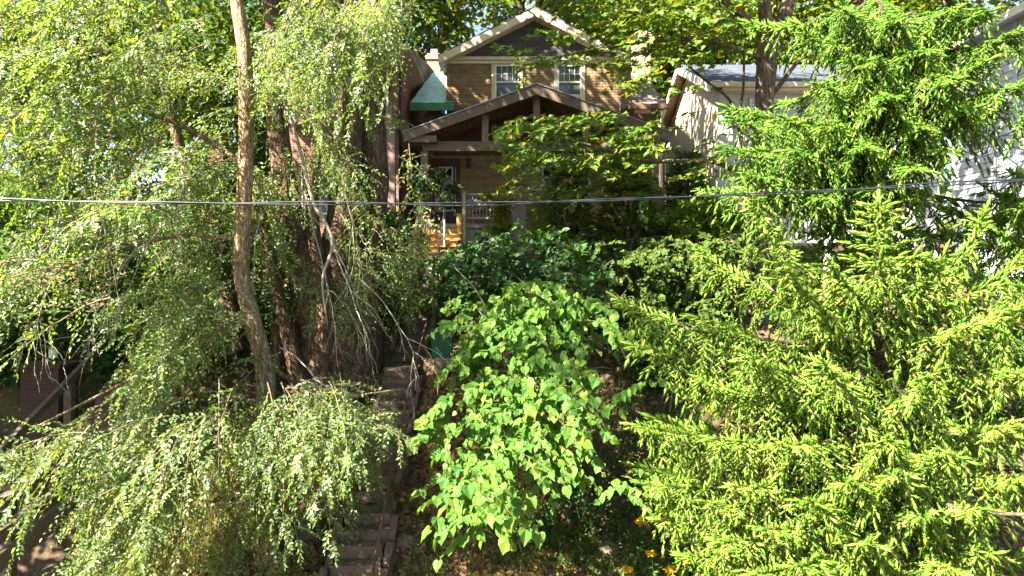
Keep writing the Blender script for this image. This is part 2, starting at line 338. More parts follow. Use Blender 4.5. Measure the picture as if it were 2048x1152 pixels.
def maple_template():
    half = [(-0.12, 0.18), (-0.05, 0.42), (0.12, 0.34), (0.22, 0.62), (0.42, 0.40), (0.50, 0.26), (0.66, 0.22), (0.74, 0.12)]
    return fold(half, 0.10)
MAPLE = maple_template()
MAPLE_LOW = fold([(-0.05, 0.38), (0.25, 0.56), (0.48, 0.24)], 0.12)
def shoot_template(nn=20, ln=0.26, wd=0.050, spread=0.62, seed=3, core=0.055):
    r = np.random.RandomState(seed); V = []; T = []
    for i in range(nn):
        t = 0.02 + 0.93 * (i + 0.5) / nn; az = i * 2.4 + r.rand() * .5
        rad = np.array([0, math.cos(az), math.sin(az)]); d = nrm(np.array([0.75, 0, 0]) + rad * spread * (1.0 - 0.35 * t))
        side = nrm(np.cross(d, rad + np.array([0.3, 0.1, 0.2])))
        b = np.array([t, 0, 0]); le = ln * (0.85 + 0.3 * r.rand()) * (1 - 0.25 * t)
        k = len(V); V += [b - side * wd * .5, b + side * wd * .5, b + d * le]; T.append((k, k + 1, k + 2))
    k = len(V); m = 4                                                   # the body of close set needles: a plump spindle
    for t, q in ((.04, .55), (.55, 1.0)):
        for i in range(m): V.append(np.array([t, core * q * math.cos(i * 6.2832 / m + t), core * q * math.sin(i * 6.2832 / m + t)]))
    V.append(np.array([1.06, 0, 0]))
    for i in range(m):
        j = (i + 1) % m; T += [(k + i, k + j, k + m + j), (k + i, k + m + j, k + m + i), (k + m + i, k + m + j, k + 2 * m)]
    return np.array(V), np.array(T)
SHOOT = shoot_template(9, 0.36, 0.10, 1.0, 3, .125)
SHOOT_FAR = shoot_template(5, 0.36, 0.14, 0.9, 3, .13)

def in_poly(poly, n, rng=R):
    poly = np.array(poly, float); lo, hi = poly.min(0), poly.max(0); out = []; cnt = 0
    while cnt < n:
        q = lo + rng.rand(max(64, n * 3), 2) * (hi - lo); x, y = q[:, 0], q[:, 1]; ins = np.zeros(len(q), bool)
        j = len(poly) - 1
        for i in range(len(poly)):
            xi, yi = poly[i]; xj, yj = poly[j]
            ins ^= ((yi > y) != (yj > y)) & (x < (xj - xi) * (y - yi) / (yj - yi + 1e-12) + xi); j = i
        out.append(q[ins]); cnt += ins.sum()
    return np.concatenate(out)[:n]
def jit(n, s): return R.randn(n, 3) * s
def bezier(p0, p1, p2, k):
    t = np.linspace(0, 1, k)[:, None]; return (1 - t) ** 2 * p0 + 2 * t * (1 - t) * p1 + t * t * p2
def smooth_path(pts, k):
    """Catmull-Rom through points (N,D)"""
    p = np.array(pts, float); p = np.concatenate([[2 * p[0] - p[1]], p, [2 * p[-1] - p[-2]]]); n_ = len(p) - 3
    out = []
    for s_ in np.linspace(0, n_ - 1e-6, k):
        i = int(s_); t = s_ - i; a, b, c, d = p[i:i + 4]
        out.append(0.5 * ((2 * b) + (-a + c) * t + (2 * a - 5 * b + 4 * c - d) * t * t + (-a + 3 * b - 3 * c + d) * t ** 3))
    return np.array(out)
def trunk_soup(pts, radii, k=26, sides=14, rough=0.10, seed=0, flare=0.0, sp=None):
    """gnarled trunk: fluted, uneven tube"""
    path = smooth_path(np.c_[np.array(pts, float), np.array(radii, float)], k); rr = path[:, 3].copy(); path = path[:, :3]
    sp = sp or Soup(); s0 = Soup(); s0.tubes(path, rr, sides)
    V = s0.V[0].reshape(1, k, sides, 3)[0]; r = np.random.RandomState(seed); ph = r.rand(3) * 6.28
    a = np.arange(sides) * 2 * np.pi / sides; t = np.linspace(0, 1, k)
    f = 1 + rough * (np.sin(3 * a[None] + ph[0] + 2 * t[:, None]) * .5 + np.sin(5 * a[None] + ph[1] - 3 * t[:, None]) * .5 + r.randn(k, sides) * .35)
    f *= (1 + flare * np.exp(-t / 0.09))[:, None] * (1 + (flare * .35 * np.exp(-t / 0.09))[:, None] * np.sin(4 * a[None] + ph[2]))
    V = path[:, None] + (V - path[:, None]) * f[..., None]
    sp.add(V, s0.T[0], 0); return sp

# ------------------------------------------------------------------ terrain
def gz(x, y):
    x = np.asarray(x, float); y = np.asarray(y, float)
    s = -4.56 + 0.6655 * (y - 11.6)
    z = np.where(y < 8.6, -4.56 + 0.6655 * (8.6 - 11.6) - 0.02 * (8.6 - y), np.where(y > 19.6, -4.56 + 0.6655 * 8.0 + 0.10 * (y - 19.6), s))
    z = np.maximum(z, -6.8)
    b = 0.10 * np.sin(x * 1.3 + y * 0.7) + 0.07 * np.sin(x * 2.9 - y * 2.1 + 1) + 0.04 * np.sin(x * 6.1 + y * 5.3)
    near = np.exp(-((x + 2.45) / 0.8) ** 2)
    w = np.clip((y - 8.6) / 1.5, 0, 1)
    return z + b * w * (1 - near) - 0.17 * near * w
def grid_terrain():
    xs = np.concatenate([np.linspace(-400, -40, 10), np.linspace(-36, -14, 12), np.linspace(-13, 14, 136), np.linspace(15, 36, 12), np.linspace(40, 400, 10)])
    ys = np.concatenate([np.linspace(-300, -20, 8), np.linspace(-15, 7.5, 10), np.linspace(8, 21, 90), np.linspace(22, 60, 20), np.linspace(70, 600, 12)])
    X, Y = np.meshgrid(xs, ys, indexing='ij'); Z = gz(X, Y)
    V = np.stack([X, Y, Z], -1); idx = np.arange(X.size).reshape(X.shape)
    a = idx[:-1, :-1]; b = idx[1:, :-1]; c = idx[1:, 1:]; d = idx[:-1, 1:]
    T = np.concatenate([np.stack([a, b, c], -1).reshape(-1, 3), np.stack([a, c, d], -1).reshape(-1, 3)])
    return Soup().add(V, T).build('hillside', M['soil'], None, True, origin=(0, 0, 0), kind='structure',
        label='steep brown earth hillside with leaf litter rising to the houses')
grid_terrain()

# ------------------------------------------------------------------ the brick house in the middle
YW, YP = 22.6, 20.3                       # front wall plane, porch front plane
XC = 0.72                                 # ridge line of both gables
house = thing('brick_house', 'brown brick house with timber gabled porch and two upper windows', 'house', (XC, YW, 1.2))
wall = bbp('wall', -2.9, 4.72, YW + 0.02, YW + 8.5, 0.6, 5.7, M['tan_mortar'], house)
upper = bbp('upper_wall', -2.14, 3.89, YW + 0.021, YW + 8, 5.70, 7.40, M['mortar'], house)
def brick_mesh(w, h, d, mat, name):
    s = Soup().box((0, 0, 0), (w, d, h)); o = s.build(name, mat, None, origin=(0, 0, 0)); me = o.data; bpy.data.objects.remove(o); return me
bm_u = [brick_mesh(0.200, 0.074, 0.05, M['brick'], 'brick') for _ in range(1)] + [brick_mesh(0.095, 0.074, 0.05, M['brick'], 'brick')]
WIN = [(-0.62, 0.30, 5.2, 7.33), (1.42, 2.33, 5.2, 7.33)]            # upper window openings
def porch_line(x): return 5.93 - 0.40 * abs(x - XC) + 0.22           # silhouette of the porch roof seen against the wall
BR = Soup(); parts = 0
def lay(x0, x1, z0, z1, y, holes, soup, mats, parent=None, cap=0, see=lambda x, z: True, pitch=0.0865, L=0.212):
    global parts
    k = 0; z = z0 + pitch / 2
    while z < z1 - 0.02:
        x = x0 - (0 if k % 2 else L / 2)
        while x < x1 - 0.02:
            a, b = max(x, x0), min(x + L, x1)
            for hx0, hx1, hz0, hz1 in holes:
                if hz0 - 0.03 < z < hz1 + 0.03:
                    if a < hx0 < b: b = hx0
                    if a < hx1 < b: a = hx1
                    if a >= hx0 - 1e-6 and b <= hx1 + 1e-6: b = a
            if b - a > 0.05:
                c = ((a + b) / 2, y + random.uniform(-.004, .003), z)
                full = b - a > L - 0.02
                if parent is not None and parts < cap and full and see(c[0], z):
                    o = link('brick', bm_u[0], parent, c); parts += 1
                else:
                    soup.box(c, (b - a - 0.012, 0.05, 0.074), 0, random.random())
            x += L
        z += pitch; k += 1
lay(-2.14, 3.89, 4.75, 7.34, YW - 0.002, WIN, BR, None, upper, 300, lambda x, z: z > porch_line(x) and (x < 2.6 or z > 5.9))
BR.build('brickwork', M['brick'], upper, kind='stuff')
BR2 = Soup()
PW = [(-2.62, -1.70, 1.8, 4.22), (0.98, 2.55, 2.95, 4.30)]
lay(-2.9, 4.72, 1.9, 4.75, YW - 0.004, PW, BR2, None)
BR2.build('brickwork', M['tan_brick'], wall, kind='stuff')
# door
dr = bbp('door', -2.50, -1.82, YW - 0.04, YW + 0.015, 1.86, 4.02, M['door'], house)
bbp('door_frame', -2.62, -2.505, YW - 0.06, YW + 0.012, 1.86, 4.2, M['dark_wood'], dr); bbp('door_frame', -1.815, -1.70, YW - 0.06, YW + 0.012, 1.86, 4.2, M['dark_wood'], dr)
bbp('door_frame', -2.505, -1.815, YW - 0.06, YW + 0.012, 4.03, 4.2, M['dark_wood'], dr)
bbp('pane', -2.36, -1.96, YW - 0.048, YW - 0.041, 2.55, 3.9, M['dark_glass'], dr)
for a, b, c, d in ((-2.40, -2.36, 2.5, 3.95), (-1.96, -1.92, 2.5, 3.95), (-2.36, -1.96, 2.5, 2.55), (-2.36, -1.96, 3.9, 3.95), (-2.49, -2.47, 2.5, 3.95), (-1.85, -1.83, 2.5, 3.95), (-2.49, -2.4, 2.5, 2.53), (-1.92, -1.83, 2.5, 2.53)):
    bbp('door_trim', a, b, YW - 0.055, YW - 0.0415, c, d, M['white'], dr)
Soup().box((-1.88, YW - .07, 2.95), (.03, .05, .12)).build('handle', M['metal_edge'], dr)
# windows
def window(x0, x1, z0, z1, y, parent, cols, rows, split, frame=M['white'], glass=M['glass'], trim=0.075, grid=True, name='window'):
    w = Soup()
    w.bb(x0, x0 + .05, y - .05, y + .03, z0, z1); w.bb(x1 - .05, x1, y - .05, y + .03, z0, z1)
    w.bb(x0 + .05, x1 - .05, y - .05, y + .03, z1 - .05, z1); w.bb(x0 + .05, x1 - .05, y - .05, y + .03, z0, z0 + .05)
    o = w.build(name, frame, parent)
    zm = z0 + (z1 - z0) * split
    bbp('pane', x0 + .05, x1 - .05, y + .01, y + .016, zm + .025, z1 - .05, glass, o); bbp('pane', x0 + .05, x1 - .05, y + .01, y + .016, z0 + .05, zm - .025, glass, o)
    bbp('meeting_rail', x0 + .05, x1 - .05, y - .03, y + .012, zm - .025, zm + .025, frame, o)
    if grid:
        for i in range(1, cols):
            x = x0 + .05 + (x1 - x0 - .1) * i / cols; bbp('muntin', x - .008, x + .008, y - .008, y + .009, zm + .025, z1 - .05, frame, o)
        for i in range(1, rows):
            z = zm + .025 + (z1 - .05 - zm - .025) * i / rows; bbp('muntin', x0 + .05, x1 - .05, y - .0055, y + .0085, z - .008, z + .008, frame, o)
    return o
for x0, x1, z0, z1 in WIN:
    w = window(x0 + .06, x1 - .06, 5.2, 7.28, YW - 0.01, house, 4, 2, 0.73)
    bbp('casing', x0 - .05, x0 + .055, YW - .06, YW + .018, 5.0, 7.315, M['cream'], w); bbp('casing', x1 - .055, x1 + .05, YW - .06, YW + .018, 5.0, 7.315, M['cream'], w)
    bbp('blind', x0 + .26, x1 - .13, YW - .012, YW - .002, 5.3, 6.32, M['blind'], w)
w = window(0.98, 1.74, 2.95, 4.3, YW - 0.01, house, 1, 1, 0.05, grid=False, glass=M['dark_glass']); w = window(1.79, 2.55, 2.95, 4.3, YW - 0.01, house, 1, 1, 0.05, grid=False, glass=M['dark_glass'])
wl_ = Soup(); wl_.box((-1.42, YW - .10, 4.02), (.12, .16, .2), taper=.8); wl_.box((-1.42, YW - .06, 4.18), (.05, .1, .06)); wl_.box((-1.42, YW - .1, 4.14), (.16, .2, .03))
wl_.build('wall_lantern', M['black'], house)
# main gable
ax, az, ex, ez = XC, 8.93, 2.97, 7.44
gb = Soup().prism([(ax - ex + .12, 7.5), (ax + ex - .12, 7.5), (ax, az - .12)], 'y', YW - .03, YW + .1).build('gable', M['shingle_dark'], house)
s = Soup()
def roofslab(s, x0, z0, x1, z1, y0, y1, t):
    s.prism([(x0, z0), (x1, z1), (x1, z1 + t), (x0, z0 + t)] if x1 > x0 else [(x1, z1), (x0, z0), (x0, z0 + t), (x1, z1 + t)], 'y', y0, y1)
for sg in (-1, 1):
    s = Soup(); roofslab(s, ax + sg * 0.001, az, ax + sg * (ex + .12), ez - .06, 22.12, 31, .09); s.build('roof', M['shingle_dark'], house)
    s = Soup(); roofslab(s, ax + sg * 0.002, az - .235, ax + sg * (ex + .1), ez - .28, 22.08, 22.115, .25); s.build('rake_board', M['cream'], house)
    s = Soup(); roofslab(s, ax + sg * 0.002, az - .22, ax + sg * (ex + .1), ez - .26, 22.12, YW - .04, .03); s.build('soffit', M['cream'], house)
bbp('trim_band', ax - ex - .08, ax + ex + .06, YW - .16, YW + .02, 7.405, 7.51, M['cream'], house)
bbp('frieze_board', ax - ex + .1, ax + ex - .1, YW - .06, YW + .018, 7.32, 7.402, M['white'], house)
# skirt roofs beside the bay (left under a tarp)
def skirt(name, xo0, xo1, xi, mat, parent, t=.08, lift=0):
    V = [(xo0, 22.1, 5.86 + lift), (xi, 22.1, 5.86 + lift), (xi, 24.0, 7.42 + lift), (xo1, 24.0, 7.42 + lift)]
    V += [(a, b, c - t) for a, b, c in V]
    T = [(0, 1, 2), (0, 2, 3), (4, 6, 5), (4, 7, 6), (0, 4, 1), (1, 4, 5), (1, 5, 2), (2, 5, 6), (2, 6, 3), (3, 6, 7), (3, 7, 0), (0, 7, 4)]
    return fixnormals(Soup().add(V, T).build(name, mat, parent))
skirt('skirt_roof', -3.22, -2.72, -2.13, M['shingle_brown'], house)
skirt('skirt_roof', 4.98, 4.50, 3.88, M['shingle_brown'], house)
bbp('eave_box', 3.72, 5.0, 22.0, 22.098, 5.70, 5.87, M['dark_wood'], house); bbp('eave_box', -3.22, -1.86, 22.02, 22.098, 5.66, 5.86, M['dark_wood'], house)
bbp('skirt_return', 3.5, 3.88, 22.1, YW - .06, 5.75, 5.92, M['shingle_brown'], house); bbp('skirt_return', -2.12, -1.86, 22.1, YW - .06, 5.75, 5.92, M['shingle_brown'], house)
tarp = thing('tarp', 'green tarpaulin covering the small roof left of the upper wall', 'tarp', (-2.7, 22.6, 5.8))
# the tarp follows the roof with slack folds
gx, gy = np.meshgrid(np.linspace(0, 1, 14), np.linspace(0, 1, 18), indexing='ij')
xx = (-3.25 + gy * .5) * (1 - gx) + (-2.135) * gx; yy = 22.06 + gy * 1.96; zz = 5.885 + gy * 1.6 + .012 * np.sin(gx * 17 + gy * 5) + .012 * np.sin(gy * 22 + gx * 6) + .01 * R.rand(14, 18)
V = np.stack([xx, yy, zz], -1); idx = np.arange(14 * 18).reshape(14, 18)
T = np.concatenate([np.stack([idx[:-1, :-1], idx[1:, :-1], idx[1:, 1:]], -1).reshape(-1, 3), np.stack([idx[:-1, :-1], idx[1:, 1:], idx[:-1, 1:]], -1).reshape(-1, 3)])
s = Soup().add(V, T); s.add(V - np.array([0, 0, .012]), T[:, ::-1]); s.build('sheet', M['tarp'], tarp, True)
bbp('edge_flap', -3.25, -1.85, 21.98, 22.015, 5.64, 5.89, M['tarp_edge'], tarp); bbp('edge_flap', -2.13, -1.85, 22.02, YW - .07, 5.925, 5.935, M['tarp'], tarp)
barp('seam_batten', (-2.16, 22.1, 5.95), (-2.16, 23.9, 7.40), .03, .02, M['white'], tarp)
def chimney(x0, x1, y, z0, z1, mat):
    c = bbp('chimney', x0, x1, y, y + .6, z0, z1, mat, house)
    bbp('chimney_cap', x0 - .05, x1 + .05, y - .05, y + .65, z1 - .22, z1 - .08, mat, c); bbp('flue', x0 + .12, x1 - .12, y + .1, y + .5, z1 + .002, z1 + .18, M['cap'], c)
M['chim'] = coursemat('chimney_brick', (0.30, 0.20, 0.14), (0.23, 0.15, 0.10), 0.08, 0.22, mortar=(.3, .25, .2))
chimney(4.32, 4.90, 24.5, 5.8, 9.05, M['chim']); chimney(-3.02, -2.55, 24.6, 5.8, 8.35, M['chim'])
# porch
pz_e, pz_a, ph = 4.42, 5.82, 3.86
for sg in (-1, 1):
    s = Soup(); roofslab(s, XC + sg * .001, pz_a, XC + sg * ph, pz_e, YP - .32, YW - .0, .07); s.build('porch_roof', M['shingle_brown'], house)
    s = Soup(); roofslab(s, XC + sg * .002, pz_a + .072, XC + sg * (ph + .02), pz_e + .066, YP - .36, YP - .28, .03); s.build('drip_edge', M['metal_edge'], house)
    s = Soup(); roofslab(s, XC + sg * .002, pz_a - .245, XC + sg * (ph - .02), pz_e - .2, YP - .36, YP - .325, .24); s.build('porch_rake', M['old_wood'], house)
    nb = 16
    for i in range(nb):                                                # tongue and groove soffit planks, long way front to back
        t0, t1 = i / nb, (i + .94) / nb
        s = Soup(); roofslab(s, XC + sg * (.01 + t0 * (ph - .1)), pz_a - .035 - t0 * (pz_a - pz_e), XC + sg * (.01 + t1 * (ph - .1)), pz_a - .035 - t1 * (pz_a - pz_e), YP - .3, YW - .03, .02)
        s.build('ceiling_plank', M['plank'], house)
    s = Soup(); x_a = XC + sg * (ph - .02); x_b = XC + sg * (ph - .95)
    s.bb(min(x_a, x_b), max(x_a, x_b), YP - .30, YP + .25, pz_e - .2, pz_e - .01); s.build('eave_return', M['old_wood'], house)
    for xt in (1.55,):                                                 # rafters inside
        barp('rafter', (XC + sg * .1, YP + .9, pz_a - .14), (XC + sg * 3.6, YP + .9, pz_e - .0), .07, .16, M['dark_wood'], house)
bbp('porch_beam', -2.62, 4.5, YP - .02, YP + .2, 4.02, 4.30, M['old_wood'], house)
for x in (-.79, XC, 2.22):
    top = pz_a - .2 - .363 * abs(x - XC)
    bbp('king_post' if x == XC else 'truss_post', x - .095, x + .095, YP + .0, YP + .16, 4.302, top, M['post_wood'], house)
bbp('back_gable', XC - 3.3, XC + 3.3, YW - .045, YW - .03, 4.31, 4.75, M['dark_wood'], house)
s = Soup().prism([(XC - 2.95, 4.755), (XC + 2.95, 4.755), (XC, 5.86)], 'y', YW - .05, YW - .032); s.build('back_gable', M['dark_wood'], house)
bbp('porch_floor', -2.85, 4.62, YP - .08, YW - .06, 1.76, 1.88, M['concrete'], house)
fd = bbp('porch_foundation', -1.42, 4.55, YP + .0, YP + .2, .4, 1.755, M['concrete'], house)
for i, x in enumerate((-2.58, XC, 4.22)):
    pr = thing_parent = Soup().bb(x - .19, x + .19, YP - .02, YP + .32, .6, 2.83).build('brick_pier', M['tan_mortar'], house)
    bs = Soup(); z = 1.0; k = 0
    while z < 2.8:
        for xa in ((x - .2, x - .01), (x + .01, x + .2)) if k % 2 else ((x - .2, x - .11), (x - .095, x + .095), (x + .11, x + .2)):
            bs.bb(xa[0], xa[1], YP - .035, YP + .1, z, z + .073, 0, random.random())
        z += .0865; k += 1
    bs.build('brickwork', M['tan_brick'], pr, kind='stuff')
    bbp('pier_cap', x - .26, x + .26, YP - .09, YP + .38, 2.835, 2.94, M['cap'], pr)
    bbp('porch_post', x - .1, x + .1, YP + .02, YP + .2, 2.945, 4.015, M['post_wood'], house)
# railing
rl = bbp('railing', -1.32, .46, YP + .05, YP + .12, 2.73, 2.79, M['cap'], house)
for z in (2.56, 2.45): bbp('rail', -1.32, .46, YP + .06, YP + .10, z, z + .04, M['cap'], rl)
bbp('rail', -1.32, .46, YP + .05, YP + .12, 2.03, 2.09, M['cap'], rl)
for i in range(17):
    x = -1.26 + i * .103; bbp('baluster', x - .012, x + .012, YP + .062, YP + .098, 2.095, 2.445, M['cap'], rl)
    bbp('lattice_stop', x - .012, x + .012, YP + .0655, YP + .0945, 2.605, 2.725, M['cap'], rl)
# wooden steps to the porch
st = thing('porch_steps', 'orange new timber steps with side board leading up to the porch', 'steps', (-2.1, 19.8, .8))
for i in range(5):
    z = 1.68 - i * .185; y = YP - .1 - i * .22
    bbp('riser', -2.62, -1.50, y - .03, y - .005, z - .115, z + .055, M['new_wood'], st)
    bbp('tread', -2.66, -1.46, y - .30, y - .033, z - .155, z - .12, M['new_wood'], st)
bbp('newel_post', -1.60, -1.46, YP - .30, YP - .16, 1.15, 2.15, M['new_wood'], st)
bbp('side_board', -1.44, -1.35, YP - .2, YP - .1, 1.3, 2.8, M['cut_wood'], st)
bbp('side_board', -2.78, -2.68, YP - .9, YP - .05, .7, 1.78, M['new_wood'], st)
barp('stringer', (-1.48, YP - .1, 1.45), (-1.48, YP - 1.35, .45), .05, .26, M['new_wood'], st)
# things on the porch
hp = thing('bicycle_wheel', 'black ring of a wheel leaning on the porch wall', 'wheel', (.22, YW - .5, 2.0))
an = np.linspace(0, 2 * np.pi, 33)
Soup().tubes(np.stack([.28 + .30 * np.cos(an), np.full(33, YP + .6), 2.82 + .30 * np.sin(an)], -1), np.full(33, .03), 6).build('tyre', M['black'], hp, True)
for k in range(8): barp('spoke', (.28, YP + .6, 2.82), (.28 + .29 * math.cos(k * .785), YP + .6, 2.82 + .29 * math.sin(k * .785)), .008, .008, M['metal_edge'], hp)
barp('stand', (.28, YP + .62, 1.89), (.28, YP + .62, 2.82), .04, .04, M['black'], hp)
cb = thing('storage_box', 'white plastic box standing behind the porch railing', 'box', (.28, YP + .4, 1.89))
bbp('body', .02, .42, YP + .25, YP + .55, 1.885, 2.42, M['plastic_white'], cb); bbp('lid', 0, .44, YP + .23, YP + .57, 2.425, 2.48, M['plastic_white'], cb)
ch = thing('porch_chair', 'pale folding chair behind the railing near the porch steps', 'chair', (-.95, YP + .6, 1.89))
bbp('seat', -1.2, -.75, YP + .4, YP + .8, 2.28, 2.33, M['old_wood'], ch); bbp('backrest', -1.2, -.75, YP + .8, YP + .84, 2.4, 2.75, M['old_wood'], ch)
for x in (-1.18, -.78):
    for y in (YP + .42, YP + .78): bbp('leg', x - .015, x + .015, y - .015, y + .015, 1.885, 2.275, M['metal_edge'], ch)

# ------------------------------------------------------------------ left neighbour
ln = thing('neighbour_house', 'dark red brick house half hidden behind the big tree trunks', 'house', (-6.2, 20.4, 1))
bbp('wall', -7.0, -3.40, 20.75, 29, .5, 7.0, M['red_brick'], ln)
bbp('side_wall', -3.395, -3.37, 20.75, 29, .5, 6.95, M['red_brick_side'], ln)
bbp('corner_pilaster', -3.62, -3.40, 20.55, 20.745, 4.9, 6.7, M['red_brick'], ln)
bbp('fascia_band', -6.6, -3.42, 19.9, 20.1, 4.75, 5.25, M['brown_paint'], ln)
for i in range(12): bbp('band_board', -6.58 + i * .262, -6.58 + i * .262 + .25, 19.875, 19.897, 4.76, 5.24, M['brown_paint'], ln)
bbp('porch_ceiling', -6.6, -3.42, 20.1, 20.74, 4.75, 4.85, M['dark_wood'], ln)
bbp('porch_post', -3.60, -3.36, 19.85, 20.08, 1.2, 4.745, M['brown_paint'], ln); bbp('post_collar', -3.64, -3.32, 19.82, 20.11, 4.55, 4.745, M['brown_paint'], ln)
for a, b in ((-6.12, -4.98), (-4.9, -3.66)):
    w = window(a, b, 5.3, 6.65, 20.5, ln, 1, 1, .5, grid=False, glass=M['glass']); bbp('sill', a - .05, b + .05, 20.35, 20.56, 5.22, 5.297, M['white'], w)
w = window(-4.0, -3.62, 2.3, 3.7, 20.72, ln, 1, 1, .5, grid=False, glass=M['dark_glass'])
bbp('lintel', -4.1, -3.62, 20.6, 20.74, 4.15, 4.3, M['cap'], ln)
window(-6.3, -5.2, 2.2, 3.6, 20.72, ln, 1, 1, .5, grid=False, glass=M['dark_glass'])
s = Soup(); s.prism([(19.95, 6.98), (29.6, 6.98), (24.7, 8.0)], 'x', -7.3, -3.0); fixnormals(s.build('roof', M['shingle_brown'], ln))
bbp('fascia', -7.3, -2.98, 19.88, 19.945, 6.85, 7.02, M['cream'], ln); bbp('side_soffit', -3.365, -2.95, 20.0, 29.5, 6.9, 6.975, M['soffit'], ln)
s = Soup(); s.prism([(-3.38, 6.5), (-2.95, 6.9), (-3.38, 6.9)], 'y', 19.95, 29); fixnormals(s.build('eave_bracket', M['soffit'], ln))
Soup().tubes(np.array([[-3.28, 20.3, 1], [-3.28, 20.3, 6.5]]), np.array([.045, .045]), 8).build('downpipe', M['black'], ln, True)
# awning / red slatted panel glimpsed through the elm
rp = thing('striped_awning', 'small red striped awning glimpsed through the elm branches', 'awning', P(433, 315, 19.5))
for i in range(8):
    a = P(419, 303 + i * 4.2, 19.5); b = P(446, 303 + i * 4.2, 19.5)
    barp('slat', a, b, .03, .042, M['red_paint'] if i % 2 == 0 else M['black'], rp)
for q in (424, 441): barp('arm', P(q, 300, 19.53), P(q + 3, 340, 19.53), .02, .02, M['black'], rp)

# ------------------------------------------------------------------ white house to the right
wh = thing('white_house', 'white stucco house with corner blocks and slate grey roof behind the spruce', 'house', (9.2, 20, 1))
bbp('wall', 6.0, 12.3, 20.0, 26.9, .4, 5.75, M['stucco'], wh)
s = Soup().prism([(20.02, .4), (26.88, .4), (26.88, 5.75), (23.45, 7.35), (20.02, 5.75)], 'x', 5.97, 5.998); fixnormals(s.build('side_wall', M['side_siding'], wh))
for i in range(11):
    z = 1.2 + i * .405; bbp('quoin', 5.94, 6.34, 19.90, 20.0 - .002, z, z + .345, M['stucco'], wh)
def roofx(s, y0, z0, y1, z1, x0, x1, t): s.prism([(y0, z0), (y1, z1), (y1, z1 + t), (y0, z0 + t)] if y1 > y0 else [(y1, z1), (y0, z0), (y0, z0 + t), (y1, z1 + t)], 'x', x0, x1)
s = Soup(); roofx(s, 19.6, 5.75, 23.45, 7.47, 5.62, 12.6, .1); fixnormals(s.build('roof', M['shingle_blue'], wh))
s = Soup(); roofx(s, 27.3, 5.7, 23.451, 7.47, 5.62, 12.6, .1); fixnormals(s.build('roof', M['shingle_blue'], wh))
s = Soup(); roofx(s, 19.58, 5.54, 23.45, 7.28, 5.58, 5.618, .26); fixnormals(s.build('rake_board', M['white'], wh))
s = Soup(); roofx(s, 27.3, 5.48, 23.451, 7.28, 5.58, 5.618, .26); fixnormals(s.build('rake_board', M['white'], wh))
s = Soup(); roofx(s, 19.62, 5.70, 23.45, 7.42, 5.625, 5.965, .04); fixnormals(s.build('soffit', M['soffit'], wh))
s = Soup(); roofx(s, 27.28, 5.65, 23.451, 7.42, 5.625, 5.965, .04); fixnormals(s.build('soffit', M['soffit'], wh))
bbp('gutter', 5.62, 12.6, 19.5, 19.597, 5.68, 5.82, M['cream'], wh); bbp('front_soffit', 5.98, 12.5, 19.61, 19.99, 5.60, 5.68, M['cream'], wh)
for a, b in ((6.85, 7.75), (9.6, 10.6)):
    w = window(a, b, 4.35, 5.45, 19.98, wh, 1, 1, .5, grid=False, glass=M['glass'])
    for i in range(12): bbp('shutter_slat', a + .05, b - .05, 19.975, 19.985, 4.42 + i * .083, 4.42 + i * .083 + .06, M['blind'], w)
dd = bbp('door', 6.72, 7.75, 19.93, 19.998, 1.25, 3.1, M['dark_glass'], wh); bbp('door_frame', 6.62, 6.715, 19.9, 19.996, 1.25, 3.2, M['white'], dd); bbp('door_frame', 7.755, 7.85, 19.9, 19.996, 1.25, 3.2, M['white'], dd); bbp('door_frame', 6.715, 7.755, 19.9, 19.996, 3.105, 3.2, M['white'], dd)
window(8.9, 11.3, 1.9, 3.2, 19.98, wh, 1, 1, .5, grid=False, glass=M['dark_glass'])
# deck with white balusters
dk = thing('deck', 'wooden deck with a white picket railing in front of the white house', 'deck', (8.4, 18.6, 1))
bbp('deck_floor', 6.2, 11.2, 18.4, 19.9, 1.0, 1.12, M['timber'], dk)
bbp('top_rail', 6.3, 10.6, 18.4, 18.52, 1.98, 2.05, M['new_wood'], dk); bbp('bottom_rail', 6.3, 10.6, 18.42, 18.5, 1.2, 1.27, M['white'], dk)
for i in range(38):
    x = 6.36 + i * .113; bbp('baluster', x - .02, x + .02, 18.43, 18.49, 1.272, 1.978, M['white'], dk)
for x in (6.25, 8.4, 10.65): bbp('deck_post', x - .06, x + .06, 18.39, 18.53, gz(x, 18.4) - .2, 2.1, M['white'], dk)
# ------------------------------------------------------------------ far right house with lap siding
sh = thing('siding_house', 'white lap siding house tinted with bluish shade, cut off by the frame edge', 'house', (13, 17, 0))
XS = 12.85
bbp('wall', XS, XS + 7, 13.5, 20.0, -.8, 6.9, M['siding'], sh)
bbp('foundation', XS + .02, XS + 6.98, 13.52, 19.98, -4.2, -.802, M['concrete'], sh)
i = 0; z = -.8
while z < 6.8:
    V = [(XS - .005, 13.48, z), (XS - .038, 13.48, z), (XS - .008, 13.48, z + .198), (XS - .005, 13.48, z + .198)]
    V += [(a, 20.02, c) for a, b, c in V]
    s = Soup().add(V, [(0, 1, 2), (0, 2, 3), (4, 6, 5), (4, 7, 6), (0, 4, 1), (1, 4, 5), (1, 5, 2), (2, 5, 6), (2, 6, 3), (3, 6, 7), (3, 7, 0), (0, 7, 4)])
    fixnormals(s.build('siding_board', M['siding'], sh)); z += .2; i += 1
bbp('corner_board', XS - .04, XS + .05, 20.02, 20.14, -.6, 6.9, M['white'], sh)
bbp('batten', XS - .05, XS - .034, 17.55, 17.68, -.6, 6.8, M['siding'], sh)
